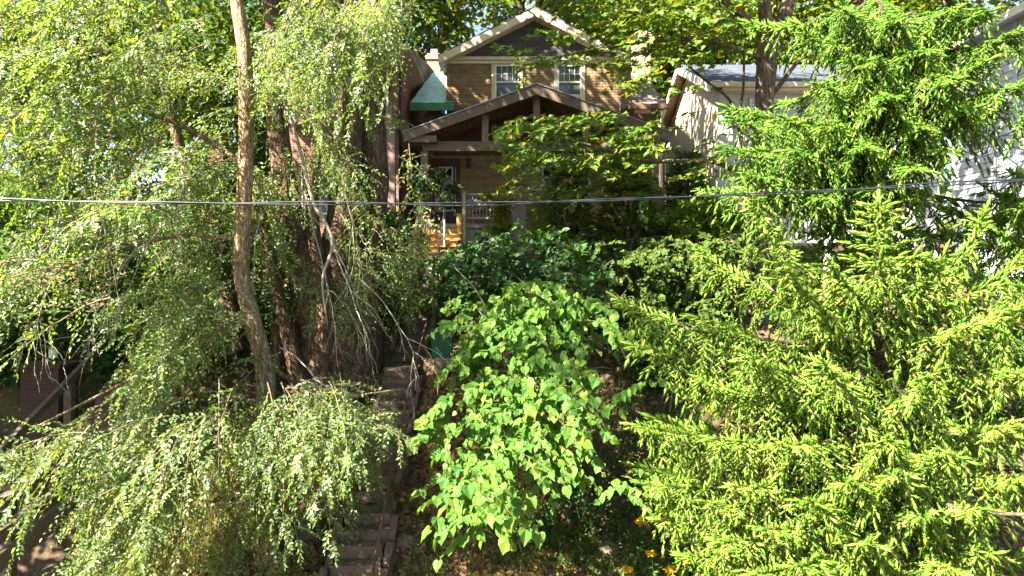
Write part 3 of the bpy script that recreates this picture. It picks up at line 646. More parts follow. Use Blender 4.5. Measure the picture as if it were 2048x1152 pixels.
ww = Soup().bb(XS - .05, XS - .034, 18.85, 19.35, 3.75, 4.7).build('window', M['white'], sh); bbp('pane', XS - .058, XS - .052, 18.9, 19.3, 3.8, 4.21, M['dark_glass'], ww); bbp('pane', XS - .058, XS - .052, 18.9, 19.3, 4.25, 4.65, M['dark_glass'], ww)
Soup().tubes(np.array([[XS - .08, 18.3, .5], [XS - .08, 18.3, 3.9]]), np.array([.03, .03]), 8).build('service_mast', M['metal_edge'], sh, True)
mt = Soup(); mt.tubes(np.array([[XS - .08, 18.3, 3.9], [XS - .16, 18.25, 4.1], [XS - .3, 18.2, 4.05]]), np.array([.04, .05, .03]), 8); mt.tubes(smooth_path([[XS - .3, 18.2, 4.05], [XS - .4, 18.4, 3.7], [XS - .2, 18.5, 3.6], [XS - .1, 18.45, 3.9]], 10), np.full(10, .02), 5)
mt.build('weatherhead', M['black'], sh, True)
s = Soup().prism([(XS - .5, 6.85), (XS + 7, 6.85), (XS + 3.3, 9.0)], 'y', 13.1, 20.4); fixnormals(s.build('roof', M['siding'], sh))
bbp('fascia', XS - .55, XS - .505, 13.1, 20.4, 6.7, 6.9, M['white'], sh)
fh = thing('far_house', 'pale grey house glimpsed far behind through the leaves', 'house', (8.5, 36, 2))
bbp('wall', 6.5, 11, 36, 41, 2, 10.6, M['siding'], fh); window(7.9, 9.0, 9.0, 10.2, 35.97, fh, 2, 2, .5, grid=True)
s = Soup().prism([(35.6, 10.6), (41.4, 10.6), (38.5, 12.4)], 'x', 6.2, 11.3); fixnormals(s.build('roof', M['shingle_blue'], fh))

# ------------------------------------------------------------------ stairs up the slope
gs = thing('garden_stairs', 'narrow worn concrete stairs climbing the slope to the porch', 'stairs', (-2.45, 11.2, -5))
y, z = 10.55, -5.30
def sx(y): return -2.55 + (y - 11.2) * .028
def step(y, z, w, d):
    r = random.uniform
    s = Soup(); x = sx(y) + r(-.02, .02)
    V = np.array([[-w / 2, 0, -.24], [w / 2, 0, -.24], [w / 2, d, -.24], [-w / 2, d, -.24], [-w / 2, 0, 0], [w / 2, 0, 0], [w / 2, d, 0], [-w / 2, d, 0], [-w / 2, -.02, -.03], [w / 2, -.02, -.03]]) + R.randn(10, 3) * .016
    T = [(0, 1, 9), (0, 9, 8), (8, 9, 5), (8, 5, 4), (4, 5, 6), (4, 6, 7), (1, 2, 6), (1, 6, 5), (1, 5, 9), (0, 4, 7), (0, 7, 3), (0, 8, 4), (2, 3, 7), (2, 7, 6), (0, 3, 2), (0, 2, 1)]
    fixnormals(s.add(V + np.array([x, y, z]), T).build('step', M['step'], gs))
RISE, RUN = .196, .250
flights = [(7, .62, .80), (11, .95, .70), (15, .3, .68)]
rail_pts = []
for n_, land, w in flights:
    for i in range(n_):
        z += RISE; step(y, z, w, RUN + .06 if i < n_ - 1 else land + .1); rail_pts.append((y, z)); y += RUN if i < n_ - 1 else land
# kerb walls at the foot and along the lower flights
for sg, a, b, w in ((-1, 0, 6, .13), (1, 0, 6, .13), (1, 8, 17, .12), (-1, 8, 17, .12), (-1, 19, 31, .1), (1, 19, 31, .1)):
    ya, za = rail_pts[a]; yb, zb = rail_pts[b]; off = sg * (.48 if a < 7 else .41); dz = -.05 if a < 7 else -.10
    p0 = np.array([sx(ya) + off, ya - .1, za - .14 + dz]); p1 = np.array([sx(yb) + off, yb + .2, zb - .14 + dz]); nseg = 3 + (b - a) // 4
    for q in range(nseg):                                              # broken lengths, each settled a little differently
        s = Soup().bar(p0 + (p1 - p0) * (q / nseg) + R.randn(3) * .022, p0 + (p1 - p0) * ((q + .97) / nseg) + R.randn(3) * .022, w * (.85 + .3 * R.rand()), .40)
        s.V[-1] += R.randn(*s.V[-1].shape) * .014
        s.build('kerb', M['step'], gs)
# handrails
hr = thing('lower_handrail', 'rusty brown pipe handrail beside the lower stairs', 'handrail', (-2.1, 12, -4))
def on(i, off, h): return np.array([sx(rail_pts[i][0]) + off, rail_pts[i][0], rail_pts[i][1] + h])
pth = smooth_path([on(0, .44, .75), on(6, .44, .78), on(12, .42, .78), on(18, .44, .85)], 14)
Soup().tubes(pth, np.full(14, .022), 8).build('pipe', M['rust'], hr, True)
for i in (2, 9, 15): Soup().tubes(np.array([on(i, .45, -.2), on(i, .44, .78)]), np.full(2, .022), 8).build('post', M['rust'], hr, True)
hu = thing('upper_handrail', 'grey painted pipe handrail on the upper stairs below the porch', 'handrail', (-2, 17.5, -.5))
pth = smooth_path([on(22, .38, .55), on(26, .38, .72), on(29, .38, .8), on(32, .4, 1.0)], 14)
Soup().tubes(pth, np.full(14, .022), 8).build('pipe', M['galv'], hu, True)
for i in (23, 28): Soup().tubes(np.array([on(i, .4, -.2), on(i, .38, .7)]), np.full(2, .02), 8).build('post', M['galv'], hu, True)
q = on(32, .4, 0); Soup().tubes(np.array([q + [0, 0, -.2], q + [0, 0, 1.05], q + [0, 0, 1.1]]), np.array([.03, .03, .01]), 8).build('end_post', M['galv'], hu, True)
b = P(836, 808, 14.7); sk = Soup().bar(b + [0, 0, -.1], b + [.0, 0, .42], .06, .03).build('marker_stake', M['red_paint'], None); tag(sk, 'red painted stake stuck in the soil beside the stair landing', 'stake')
# green bin on blocks
bn = thing('green_bin', 'dark green plastic bin half hidden by the heart leaves', 'bin', P(885, 715, 15.6)); c = P(885, 690, 15.6)
Soup().box(c, (.42, .4, .6), taper=1.15).build('body', M['bin'], bn); Soup().box(c + [0, 0, .33], (.52, .5, .05)).build('lid', M['bin'], bn)
for i, (px, py, lab) in enumerate(((880, 730, 'grey concrete block under the left side of the green bin'), (902, 728, 'grey concrete block under the right side of the green bin'), (928, 742, 'low concrete block lying on soil right of the bin'))):
    s = Soup().box(P(px, py, 15.4), (.22, .25, .3 if i < 2 else .18)); s.V[-1] += R.randn(8, 3) * .012; tag(s.build('concrete_block', M['block'], None), lab, 'block', 'concrete blocks by the bin')
def rock(px, py, Y, r, lab):
    n1, n2 = 7, 10; th = np.linspace(0.05, math.pi - .05, n1); fi = np.arange(n2) * 2 * math.pi / n2
    V = np.stack([np.sin(th)[:, None] * np.cos(fi), np.sin(th)[:, None] * np.sin(fi), np.cos(th)[:, None] * np.ones(n2) * .75], -1) * (1 + .16 * R.randn(n1, n2, 1)) * r
    idx = np.arange(n1 * n2).reshape(n1, n2); a = idx[:-1]; b = idx[1:]; a1 = np.roll(a, -1, 1); b1 = np.roll(b, -1, 1)
    T = np.concatenate([np.stack([a, b, b1], -1).reshape(-1, 3), np.stack([a, b1, a1], -1).reshape(-1, 3)])
    p = P(px, py, Y); p[2] = gz(p[0], p[1]) + r * .3
    tag(Soup().add(V + p, T).build('rock', M['rock'], None), lab, 'rock', 'rocks on the slope')
rock(650, 965, 12.4, .24, 'rounded brown rock left of the lower stairs'); rock(812, 1065, 11.9, .17, 'pale rock right of the bottom steps'); rock(610, 1010, 12.1, .2, 'flat rock in the grass below the elm'); rock(1215, 1075, 11.8, .2, 'dark rock among the goldenrod'); rock(700, 985, 12.4, .13, 'small stone against the left stair kerb')

# ------------------------------------------------------------------ left terrace, lantern, timber
pc = P(100, 780, 13.4)
pl = thing('brick_pillar', 'dark red brick pillar with a flat cap and lantern on top', 'pillar', (pc[0], pc[1], -3.6))
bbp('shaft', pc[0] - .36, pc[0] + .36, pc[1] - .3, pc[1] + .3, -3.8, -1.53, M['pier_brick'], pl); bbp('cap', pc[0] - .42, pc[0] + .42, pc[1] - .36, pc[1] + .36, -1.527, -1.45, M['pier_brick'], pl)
lc = np.array([pc[0] + .06, pc[1], -1.45])
la = thing('lantern', 'small black post lantern with pale glass on the brick pillar', 'lantern', lc)
Soup().tubes(lc + np.array([[0, 0, 0], [0, 0, .04], [0, 0, .1]]), np.array([.09, .09, .05]), 10).build('base', M['black'], la); Soup().tubes(lc + np.array([[0, 0, .10], [0, 0, .29]]), np.array([.075, .075]), 10).build('glass', M['lamp_glass'], la, True)
Soup().tubes(lc + np.array([[0, 0, .29], [0, 0, .31], [0, 0, .36]]), np.array([.11, .10, .02]), 10).build('roof', M['black'], la)
for k in range(4): a = k * 1.571 + .785; barp('bar', lc + [.078 * math.cos(a), .078 * math.sin(a), .1], lc + [.078 * math.cos(a), .078 * math.sin(a), .29], .012, .012, M['black'], la)
tr = thing('timber_stair_rail', 'weathered timber rail climbing diagonally past the brick pillar', 'handrail', P(120, 780, 12.5))
barp('rail', P(0, 905, 11.0), P(255, 640, 15.2), .08, .13, M['grey_timber'], tr); barp('level_rail', P(-120, 945, 10.6), P(70, 888, 11.6), .09, .10, M['grey_timber'], tr)
for px, py, Y in ((8, 900, 11.1), (130, 775, 12.8)):
    q = P(px, py, Y); bbp('post', q[0] - .07, q[0] + .07, q[1] + .06, q[1] + .2, gz(q[0], q[1]) - .3, q[2] + .05, M['grey_timber'], tr)
ws = thing('timber_steps', 'dark timber steps beside the brick pillar under the elm', 'steps', P(200, 840, 13))
for i in range(7):
    q = P(200, 905, 12.2) + np.array([0, i * .3, i * .2]); Soup().box(q, (1.4, .34, .09)).build('tread', M['timber'], ws); Soup().box(q + [0, .14, .1], (1.4, .04, .15)).build('riser', M['dark_wood'], ws)
rw = thing('timber_edging', 'long mossy timbers edging the slope at the lower left', 'retaining wall', P(60, 1080, 10.6))
for a, b, h in (((-60, 1165), (170, 1000), .22), ((-60, 1110), (150, 965), .2), ((-60, 1040), (140, 925), .16)):
    barp('timber', P(*a, 10.0), P(*b, 12.2), .16, h, M['grey_timber'], rw)
# right retaining wall behind the spruce
rr = thing('retaining_wall', 'brown timber retaining wall in the shade behind the spruce', 'retaining wall', (9.5, 14, -2))
for i in range(6):
    bbp('timber', 6.8 + (i % 2) * .2, 12.5, 14.6 + i * .03, 14.8 + i * .03, -2.9 + i * .235, -2.67 + i * .235, M['timber'], rr)

# ------------------------------------------------------------------ utility cable
uc = thing('utility_cable', 'twisted black utility cable strung across the whole view', 'cable', P(1024, 405, 8.2))
base = smooth_path([P(-500, 388, 8.2), P(0, 400, 8.2), P(500, 407, 8.2), P(1024, 405, 8.2), P(1480, 389, 8.2), P(2048, 361, 8.2), P(2600, 325, 8.2)], 400)
for k in range(2):
    ph_ = np.arange(400) * .075 + k * math.pi; am = .009 + (.011 * (1 + np.sin(np.arange(400) * .045)) if k else 0); pp = base + np.stack([0 * ph_, am * np.cos(ph_), am * np.sin(ph_)], -1)
    Soup().tubes(pp, np.full(400, .0085), 6).build('strand', M['cable'], uc, True)
sc_ = Soup().tubes(smooth_path([[XS - .3, 18.2, 4.05], P(2048, 300, 16.5), P(2300, 340, 12)], 20), np.full(20, .018), 6).build('service_cable', M['cable'], None, True)
tag(sc_, 'thin black service cable leaving the mast of the siding house', 'cable')

# ================================================================== vegetation
UP = np.array([0, 0, 1.0])
def twigs_with_leaves(sp, base, d, ln, nl, tm, size, droop=.25, stem=1, leafmi=0, stemr=.004, fan=.75, nj=.45, up=UP, sj=.25):
    """N twigs (base, unit direction, length), alternate leaves on both sides; everything vectorised"""
    N = len(base); d = nrm(d); ln = np.asarray(ln)
    t = (np.arange(nl) + .6) / nl; tt = t[None, :, None]
    P0 = base[:, None] + ln[:, None, None] * (d[:, None] * tt + np.array([0, 0, -droop]) * tt ** 2)
    tan = nrm(d[:, None] + np.array([0, 0, -2 * droop]) * tt)
    nv = nrm(np.broadcast_to(up, (N, 3)) + R.randn(N, 3) * nj)
    sd = nrm(np.cross(tan, np.broadcast_to(nv[:, None], tan.shape)))
    alt = np.where(np.arange(nl) % 2, 1.0, -1.0)[None, :, None]
    ax = tan * .65 + sd * alt * fan + R.randn(N, nl, 3) * sj
    ax[:, -1] = tan[:, -1]
    ln_ = nv[:, None] + R.randn(N, nl, 3) * .3
    sz = size * (.7 + .6 * R.rand(N, nl)) * (1 - .25 * t[None])
    sp.leaves(tm, P0.reshape(-1, 3), ax.reshape(-1, 3), ln_.reshape(-1, 3), sz.ravel(), leafmi)
    if stem is not None:
        ts = np.array([0, .35, .7, 1.0])[None, :, None]
        pp = base[:, None] + ln[:, None, None] * (d[:, None] * ts + np.array([0, 0, -droop]) * ts ** 2)
        sp.tubes(pp, np.broadcast_to(np.array([1, .85, .6, .3]) * stemr, (N, 4)), 3, stem)
def spray(sp, p0, d0, L, tm, size, droop=.45, step=.085, nl=11, tw=(.25, .5), r0=.012, leafmi=0, stem=1, nj=.5, fan=.75, up=UP):
    d0 = nrm(d0); K = 9; t = np.linspace(0, 1, K)[:, None]
    wob = np.cumsum(R.randn(K, 3) * .03 * L, 0) * .6
    path = p0 + L * (d0 * t + np.array([0, 0, -droop]) * t * t) + wob * t
    if stem is not None: sp.tubes(path, np.linspace(r0, .003, K), 4, stem, cap=False)
    m = max(3, int(L / step)); ti = np.linspace(.08, 1, m); f = ti * (K - 1); i0 = np.clip(f.astype(int), 0, K - 2); fr = (f - i0)[:, None]
    b = path[i0] * (1 - fr) + path[i0 + 1] * fr; tan = nrm(path[i0 + 1] - path[i0])
    sd = nrm(np.cross(tan, nrm(UP + R.randn(3) * .35))); alt = np.where(np.arange(m) % 2, 1.0, -1.0)[:, None]
    d = tan * .7 + sd * alt * .8 + R.randn(m, 3) * .3 + np.array([0, 0, -.12]); d[-1] = tan[-1]
    ln = (tw[0] + tw[1] * (1 - ti)) * (.6 + .7 * R.rand(m))
    twigs_with_leaves(sp, b, d, ln, nl, tm, size, .3, stem, leafmi, .0035, fan, nj, up)
def patch(px, py):
    return np.sin(px / 47 + 1.3 * np.sin(py / 63)) * np.sin(py / 41 + 1.7 * np.sin(px / 71)) + .35 * np.sin(px / 19 + py / 23)
def spray_field(sp, poly, n, Y, dirf, L, keep=None, **kw):
    q = in_poly(poly, n)
    if n > 20: q = q[patch(q[:, 0], q[:, 1]) > -.12 + .4 * (R.rand(n) - .5)]
    for (px, py) in q:
        y = Y[0] + (Y[1] - Y[0]) * R.rand(); p = P(px, py, y)
        z0 = gz(p[0], p[1])
        if p[2] < z0 + .12: p[2] = z0 + .12 + R.rand() * .3
        d = dirf(px, py) + R.randn(3) * .35
        st = p - nrm(d) * .4; le = L[0] + (L[1] - L[0]) * R.rand()
        if keep is not None:                                            # leave the lit trunk free of sprays that would grow through or right before it
            t = np.linspace(0, 1, 6)[:, None]; w = st + le * (nrm(d) * t + np.array([0, 0, -.5]) * t * t)
            if np.any(np.array([keep(*a) for a in w])): continue
        spray(sp, st, d, le, **kw)
def ball_crown(sp, cents, rads, nl, tm, size, leafmi=0, outward=.6, squash=.75):
    """leaf clusters: each cluster a small cloud of leaves, spread through the crown's volume"""
    cents = np.asarray(cents); N = len(cents); rads = np.broadcast_to(rads, (N,))
    q = R.randn(N, nl, 3); q = q / np.linalg.norm(q, axis=2, keepdims=True) * (R.rand(N, nl, 1) ** .45); q[..., 2] *= squash
    pos = cents[:, None] + q * rads[:, None, None]
    ax = q * .8 + R.randn(N, nl, 3) * .6 + np.array([0, 0, -.35]); nz = np.array([0, 0, 1.0]) + q * outward + R.randn(N, nl, 3) * .5
    sp.leaves(tm, pos.reshape(-1, 3), ax.reshape(-1, 3), nz.reshape(-1, 3), size * (.65 + .7 * R.rand(N * nl)), leafmi)
def limb(name, pts, radii, mat, parent, k=18, sides=9, seed=0, rough=.08, **kw):
    return trunk_soup(pts, radii, k, sides, rough, seed).build(name, mat, parent, True, **kw)

# ------------------------------------------------------------------ the elm in the left foreground
elm = thing('elm_tree', 'elm with a slim sunlit trunk and drooping small leaved sprays at the left', 'tree', P(528, 1130, 11.5))
trunk_soup([P(528, 1130, 11.5), P(532, 860, 11.4), P(530, 740, 11.4), P(505, 640, 11.4), P(483, 540, 11.4), P(489, 400, 11.4), P(493, 250, 11.4), P(489, 110, 11.4), P(470, -20, 11.5), P(430, -300, 11.7), P(400, -700, 11.8)],
           [.17, .15, .145, .14, .13, .125, .12, .112, .105, .095, .05], 60, 14, .09, 4, .3).build('trunk', M['bark_elm'], elm, True)
for i, (pts, rr) in enumerate((
    ([P(465, -60, 11.5), P(520, -110, 12.2), P(600, -140, 11.8), P(720, -240, 11.5)], [.08, .07, .05, .03]),
    ([P(468, -40, 11.5), P(400, -90, 12), P(250, -120, 11.3), P(80, -180, 10.5)], [.09, .07, .05, .03]),
    ([P(489, 330, 11.4), P(380, 260, 11.8), P(220, 200, 11), P(40, 150, 10)], [.05, .04, .028, .015]),
    ([P(500, 640, 11.4), P(400, 690, 11.6), P(260, 760, 10.6), P(60, 860, 9.6)], [.05, .04, .028, .012]),
    ([P(525, 720, 11.4), P(600, 770, 12.0), P(690, 790, 11.6), P(790, 780, 11.4)], [.04, .03, .02, .008]),
    ([P(490, 480, 11.4), P(380, 470, 11.6), P(230, 500, 10.7), P(60, 560, 9.9)], [.045, .035, .025, .01]))):
    limb('limb', pts, rr, M['bark_elm'], elm, seed=i)
limb('limb', [P(470, -30, 11.5), np.array([-3.9, 9.6, 5.2]), np.array([-3.1, 7.4, 5.2]), np.array([-2.4, 5.9, 4.9])], [.09, .07, .045, .015], M['bark_elm'], elm)  # unseen limb added overhead to shade the heart tree and front spruce
left = lambda px, py: np.array([-.75 + (px - 200) / 900, -.55, -.25])
FACE = np.array([-.30, -.50, .80])
down = lambda px, py: np.array([-.35, -.45, -.75])
rite = lambda px, py: np.array([.45, -.25, -.65])
def trunk_free(x, y, z):
    px = 1024 + x / y * F; py = 576 - z / y * F
    c = np.interp(py, [0, 400, 540, 640, 740], [486, 490, 484, 505, 530])
    old_trunk = (565 < px < 745 and 520 < py < 760) or (668 < px < 768 and 140 < py < 310)
    if -60 < px < 245 and 655 < py < 850 and R.rand() < .75 and not (py > 790 and px > 150): return True
    if 280 < px < 470 and 190 < py < 540 and y < 11.6 and R.rand() < .3: return True
    if 320 < px < 500 and 845 < py < 1010 and y < 11.2 and R.rand() < .2: return True
    if px < 140 and py > 985: return R.rand() < .5
    return (y < 11.7 and abs(px - c) < 52 and py < 735 and R.rand() < .5) or (old_trunk and R.rand() < .2)
E = Soup(); EK = dict(tm=ELM, size=.078, droop=.5, nl=15, keep=trunk_free, up=FACE)
spray_field(E, [(-120, -60), (470, -60), (470, 120), (440, 260), (330, 330), (300, 560), (250, 640), (60, 640), (-120, 600)], 370, (8.6, 12.0), left, (.9, 1.7), **EK)
spray_field(E, [(470, -60), (800, -60), (800, 60), (760, 170), (640, 190), (560, 170), (480, 150)], 150, (10.2, 13), down, (.8, 1.5), **EK)
spray_field(E, [(500, 120), (800, 130), (780, 260), (700, 270), (640, 340), (560, 330), (510, 340)], 70, (11.5, 13.6), rite, (.6, 1.2), **EK)
spray_field(E, [(260, 560), (470, 520), (480, 740), (330, 760), (200, 700)], 120, (9.8, 12), left, (.8, 1.5), **EK)
spray_field(E, [(330, 740), (520, 720), (700, 770), (730, 860), (690, 930), (560, 960), (420, 960), (250, 900), (240, 800)], 210, (9.4, 11.6), lambda a, b: np.array([(a - 430) / 500, -.5, -.35]), (.8, 1.5), **EK)
spray_field(E, [(0, 900), (240, 800), (420, 830), (420, 960), (300, 990), (120, 960), (0, 985)], 105, (8.8, 10.4), left, (.8, 1.5), **EK)
spray_field(E, [(150, 960), (420, 950), (360, 1060), (300, 1180), (150, 1180), (170, 1050)], 52, (9.2, 10.6), down, (.6, 1.2), **EK)
spray_field(E, [(500, 930), (570, 950), (560, 1150), (440, 1180), (450, 1060)], 26, (10.4, 11.4), down, (.5, .9), **EK)
spray_field(E, [(620, 760), (770, 770), (770, 870), (700, 930), (640, 900)], 55, (11.2, 12.6), rite, (.5, .9), **EK)
spray_field(E, [(560, 560), (820, 520), (830, 640), (720, 650), (600, 620)], 26, (12.4, 14.2), rite, (.5, 1.0), **EK)
spray_field(E, [(-700, 300), (-160, 300), (-160, 650), (-700, 600)], 22, (10.5, 12.5), left, (1.0, 1.8), tm=ELM, size=.13, droop=.5, nl=9)
spray_field(E, [(-30, 600), (130, 600), (110, 640), (-20, 650)], 12, (8.8, 10), left, (.7, 1.0), **EK)
for k in range(46):                                                     # sprays of the added limb, unseen above the picture, shading heart tree and spruce
    p = np.array([-3.0, 7.3, 4.6]) + R.randn(3) * [1.1, 1.0, .35]; p[2] = max(p[2], p[1] * .4162 + 1.0); spray(E, p, R.randn(3) * [1, 1, .2] + [.2, -.3, 0], .7 + .5 * R.rand(), ELM, .085, .35, .09, 13, up=FACE)
E.build('foliage', [M['elm'], M['twig_brown']], elm, kind='stuff')
# bare hanging twigs
D = Soup()
def bare(p0, d0, L, r, depth):
    K = 8; t = np.linspace(0, 1, K)[:, None]; path = p0 + L * (nrm(d0) * t + np.array([0, 0, -.35]) * t * t) + np.cumsum(R.randn(K, 3) * .02 * L, 0)
    D.tubes(path, np.linspace(r, r * .35, K), 4, 0, cap=False)
    if depth:
        for k in range(2 + int(R.rand() * 4)):
            i = R.randint(2, K); bare(path[i], path[i] - path[i - 1] + R.randn(3) * .1 * L * .9, L * (.35 + .3 * R.rand()), r * .55, depth - 1)
for px, py, Y, dx, dz, L in ((640, 420, 12.2, .35, -.6, 1.6), (520, 420, 12.1, .1, -1, 1.6), (230, 330, 9.6, -.2, -1, 1.2), (190, 230, 9.6, -.3, -.7, 1.4),
                             (350, 430, 10.5, -.8, -.6, 1.6), (560, 700, 11.6, .8, -.35, 1.8), (610, 380, 12.2, .4, -1, 1.5), (400, 270, 11, -.3, -.9, 1.2), (140, 480, 9.5, -.4, -.8, 1.0), (660, 300, 12.4, .4, -.9, 1.5), (720, 560, 12.8, .6, -.5, 1.3)):
    bare(P(px, py, Y), np.array([dx, -.2, dz]), L, .016, 2)
D.build('bare_twigs', M['twig'], elm, True)
LG = thing('dead_limb', 'long bare grey limb hanging between the elm trunk and the old tree', 'branch', P(600, 400, 12.9))
limb('limb', [P(562, 170, 12.9), P(600, 300, 12.8), P(625, 400, 12.7), P(665, 480, 12.6), P(645, 560, 12.4), P(655, 650, 12.3)], [.03, .034, .034, .03, .022, .01], M['twig'], LG, 30)

# ------------------------------------------------------------------ old many-stemmed tree behind it
old = thing('old_tree', 'massive old tree with several dark grooved trunks rising beside the stairs', 'tree', P(690, 770, 15.2))
for i, (pts, rr, fl) in enumerate((
    ([P(705, 790, 15.2), P(685, 680, 15.2), P(668, 560, 15.3), P(690, 400, 15.5), P(700, 250, 15.6), P(698, 120, 15.7), P(690, -60, 15.8), P(660, -500, 16), P(640, -900, 16)], [.52, .45, .40, .33, .28, .25, .23, .16, .08], .45),
    ([P(730, 790, 15.6), P(735, 650, 15.7), P(745, 500, 15.9), P(748, 350, 16), P(742, 200, 16), P(752, 60, 16), P(770, -100, 16), P(830, -500, 16.2), P(850, -800, 16.2)], [.36, .32, .31, .33, .32, .30, .26, .18, .08], .3),
    ([P(640, 790, 15.0), P(632, 690, 15.0), P(610, 560, 15.0), P(580, 430, 15.1), P(560, 300, 15.2), P(545, 120, 15.3), P(540, -100, 15.4), P(500, -500, 15.5)], [.42, .37, .33, .28, .23, .18, .15, .08], .4),
    ([P(655, 785, 14.8), P(655, 700, 14.8), P(648, 600, 14.8), P(630, 500, 14.9), P(622, 380, 15), P(640, 250, 15), P(650, 100, 15.1)], [.24, .2, .18, .17, .15, .12, .08], .3),
    ([P(600, 770, 14.6), P(570, 640, 14.5), P(545, 540, 14.4), P(530, 450, 14.3), P(515, 410, 14.3)], [.17, .14, .12, .10, .085], .3),
    ([P(560, 730, 14.9), P(555, 560, 14.8), P(590, 480, 14.7), P(572, 380, 14.6), P(578, 340, 14.6)], [.13, .11, .07, .05, .04], .3),
    ([P(470, 700, 15), P(450, 560, 14.9), P(430, 470, 14.8), P(375, 340, 14.6), P(340, 220, 14.5), P(310, 60, 14.4)], [.17, .15, .13, .11, .09, .06], .3),
    ([P(432, 480, 14.7), P(426, 380, 14.6), P(428, 366, 14.6)], [.10, .075, .07], .1),
    ([P(730, 180, 16), P(790, 60, 16.3), P(860, -120, 16.6), P(1000, -400, 17)], [.17, .14, .10, .05], .1))):
    trunk_soup(pts, rr, 40, 16, .13, i + 20, fl).build('stem', M['bark_old'] if i != 7 else M['bark_elm'], old, True)
# crown of the old tree, mostly above the picture
O = Soup(); c = []
for cx, cy, cz, rx, ry, rz, n_ in ((-4.2, 15.5, 9.6, 4.2, 4, 2.6, 230), (-9, 15, 9.5, 4, 4, 3.4, 180), (-.5, 18, 11.0, 3.0, 3.0, 1.8, 60), (-5.2, 18.6, 11.6, 3.4, 3.0, 2.2, 110)):
    v = R.randn(n_, 3); v = v / np.linalg.norm(v, axis=1, keepdims=True) * R.rand(n_, 1) ** .4; c.append(np.array([cx, cy, cz]) + v * np.array([rx, ry, rz]))
c = np.concatenate(c); ball_crown(O, c, .62, 40, BROAD, .16)
O.build('crown', [M['elm']], old, kind='stuff')
O = Soup(); OK = dict(tm=ELM, size=.10, droop=.5, nl=10, keep=trunk_free, up=FACE)
spray_field(O, [(500, 330), (700, 280), (850, 330), (850, 480), (800, 600), (730, 560), (640, 470), (560, 520), (520, 450)], 130, (14.2, 16.8), rite, (.6, 1.2), **OK)
spray_field(O, [(200, 240), (470, 300), (480, 700), (300, 700), (180, 560)], 110, (13.2, 15.5), left, (.7, 1.3), **OK)
spray_field(O, [(370, 40), (470, 40), (475, 520), (380, 500)], 46, (12.2, 14.5), left, (.7, 1.3), **OK)
spray_field(O, [(510, 200), (580, 200), (590, 500), (520, 520)], 26, (12.2, 14.5), rite, (.6, 1.1), **OK)
spray_field(O, [(500, -40), (800, -40), (810, 120), (690, 140), (560, 150)], 60, (14, 16.5), down, (.7, 1.3), **OK)
O.build('low_sprays', [M['elm'], M['twig_brown']], old, kind='stuff')

# ------------------------------------------------------------------ shrubs: foliage clouds with stems
def shrub(name, label, cat, base, clusters, nl, tm, size, mat, rad=.35, stems=5, group=None, parent=None, squash=.75):
    o = thing(name, label, cat, base, group); sp = Soup(); c = np.array(clusters)
    ball_crown(sp, c, rad, nl, tm, size, 0, .6, squash); sp.build('foliage', [mat], o, kind='stuff')
    s = Soup()
    for k in range(stems):
        e = c[R.randint(len(c))]; b = np.array(base) + R.randn(3) * [.15, .1, 0]
        s.tubes(bezier(b, (b + e) / 2 + R.randn(3) * .2 + [0, 0, .2], e, 8), np.linspace(.03, .006, 8), 5, 0, cap=False)
    s.build('stems', M['twig_brown'], o, True); return o
def spray_shrub(name, label, cat, base, poly, n, Y, tm, size, mat, L=(.45, .9), nl=7, step=.13, lean=(-.2, -.5, .25), cores=0):
    o = thing(name, label, cat, base); sp = Soup(); pts = field(poly, n, Y)
    for p in pts:
        d = np.array(lean) + R.randn(3) * [.6, .4, .3]; spray(sp, p - nrm(d) * .3, d, L[0] + (L[1] - L[0]) * R.rand() ** 2, tm, size * (.8 + .4 * R.rand()), .35, step, nl, (.18, .28), .008, 0, 1, .4, .8, np.array([-.2, -.4, .9]))
    if cores: ball_crown(sp, field(poly, cores, (Y[0] + .9, Y[1] + .5)), .4, 40, tm, size * .9)
    sp.build('foliage', [mat, M['twig_brown']], o, kind='stuff'); s = Soup()
    for k in range(8):
        e = pts[R.randint(len(pts))]; b = np.array(base) + R.randn(3) * [.3, .2, 0]; s.tubes(bezier(b, (b + e) / 2 + [0, 0, .3], e, 8), np.linspace(.03, .006, 8), 5, 0, cap=False)
    s.build('stems', M['twig_brown'], o, True); return o
def field(poly, n, Y):
    q = in_poly(poly, n); out = []
    for px, py in q:
        y = Y[0] + (Y[1] - Y[0]) * R.rand(); p = P(px, py, y); p[2] = max(p[2], gz(p[0], p[1]) + .15); out.append(p)
    return np.array(out)
def onground(px, Y): p = P(px, 0, Y); p[2] = gz(p[0], p[1]); return p
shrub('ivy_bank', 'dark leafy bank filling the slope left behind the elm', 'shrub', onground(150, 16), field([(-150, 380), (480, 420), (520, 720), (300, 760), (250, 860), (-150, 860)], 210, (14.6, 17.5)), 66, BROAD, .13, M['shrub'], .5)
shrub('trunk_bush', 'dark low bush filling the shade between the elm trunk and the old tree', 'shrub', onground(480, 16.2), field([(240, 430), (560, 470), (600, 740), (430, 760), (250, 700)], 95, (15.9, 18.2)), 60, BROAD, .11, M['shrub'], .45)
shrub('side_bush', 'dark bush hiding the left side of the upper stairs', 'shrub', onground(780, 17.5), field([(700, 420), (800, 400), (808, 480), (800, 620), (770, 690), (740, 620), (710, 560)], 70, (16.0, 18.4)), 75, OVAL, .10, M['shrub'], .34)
shrub('porch_climber', 'leafy climber hanging before the porch door', 'climber', onground(850, 20), field([(820, 320), (880, 310), (915, 350), (920, 400), (890, 470), (860, 430), (830, 420)], 13, (19.4, 20.2)), 30, MAPLE_LOW, .14, M['shrub'], .22)
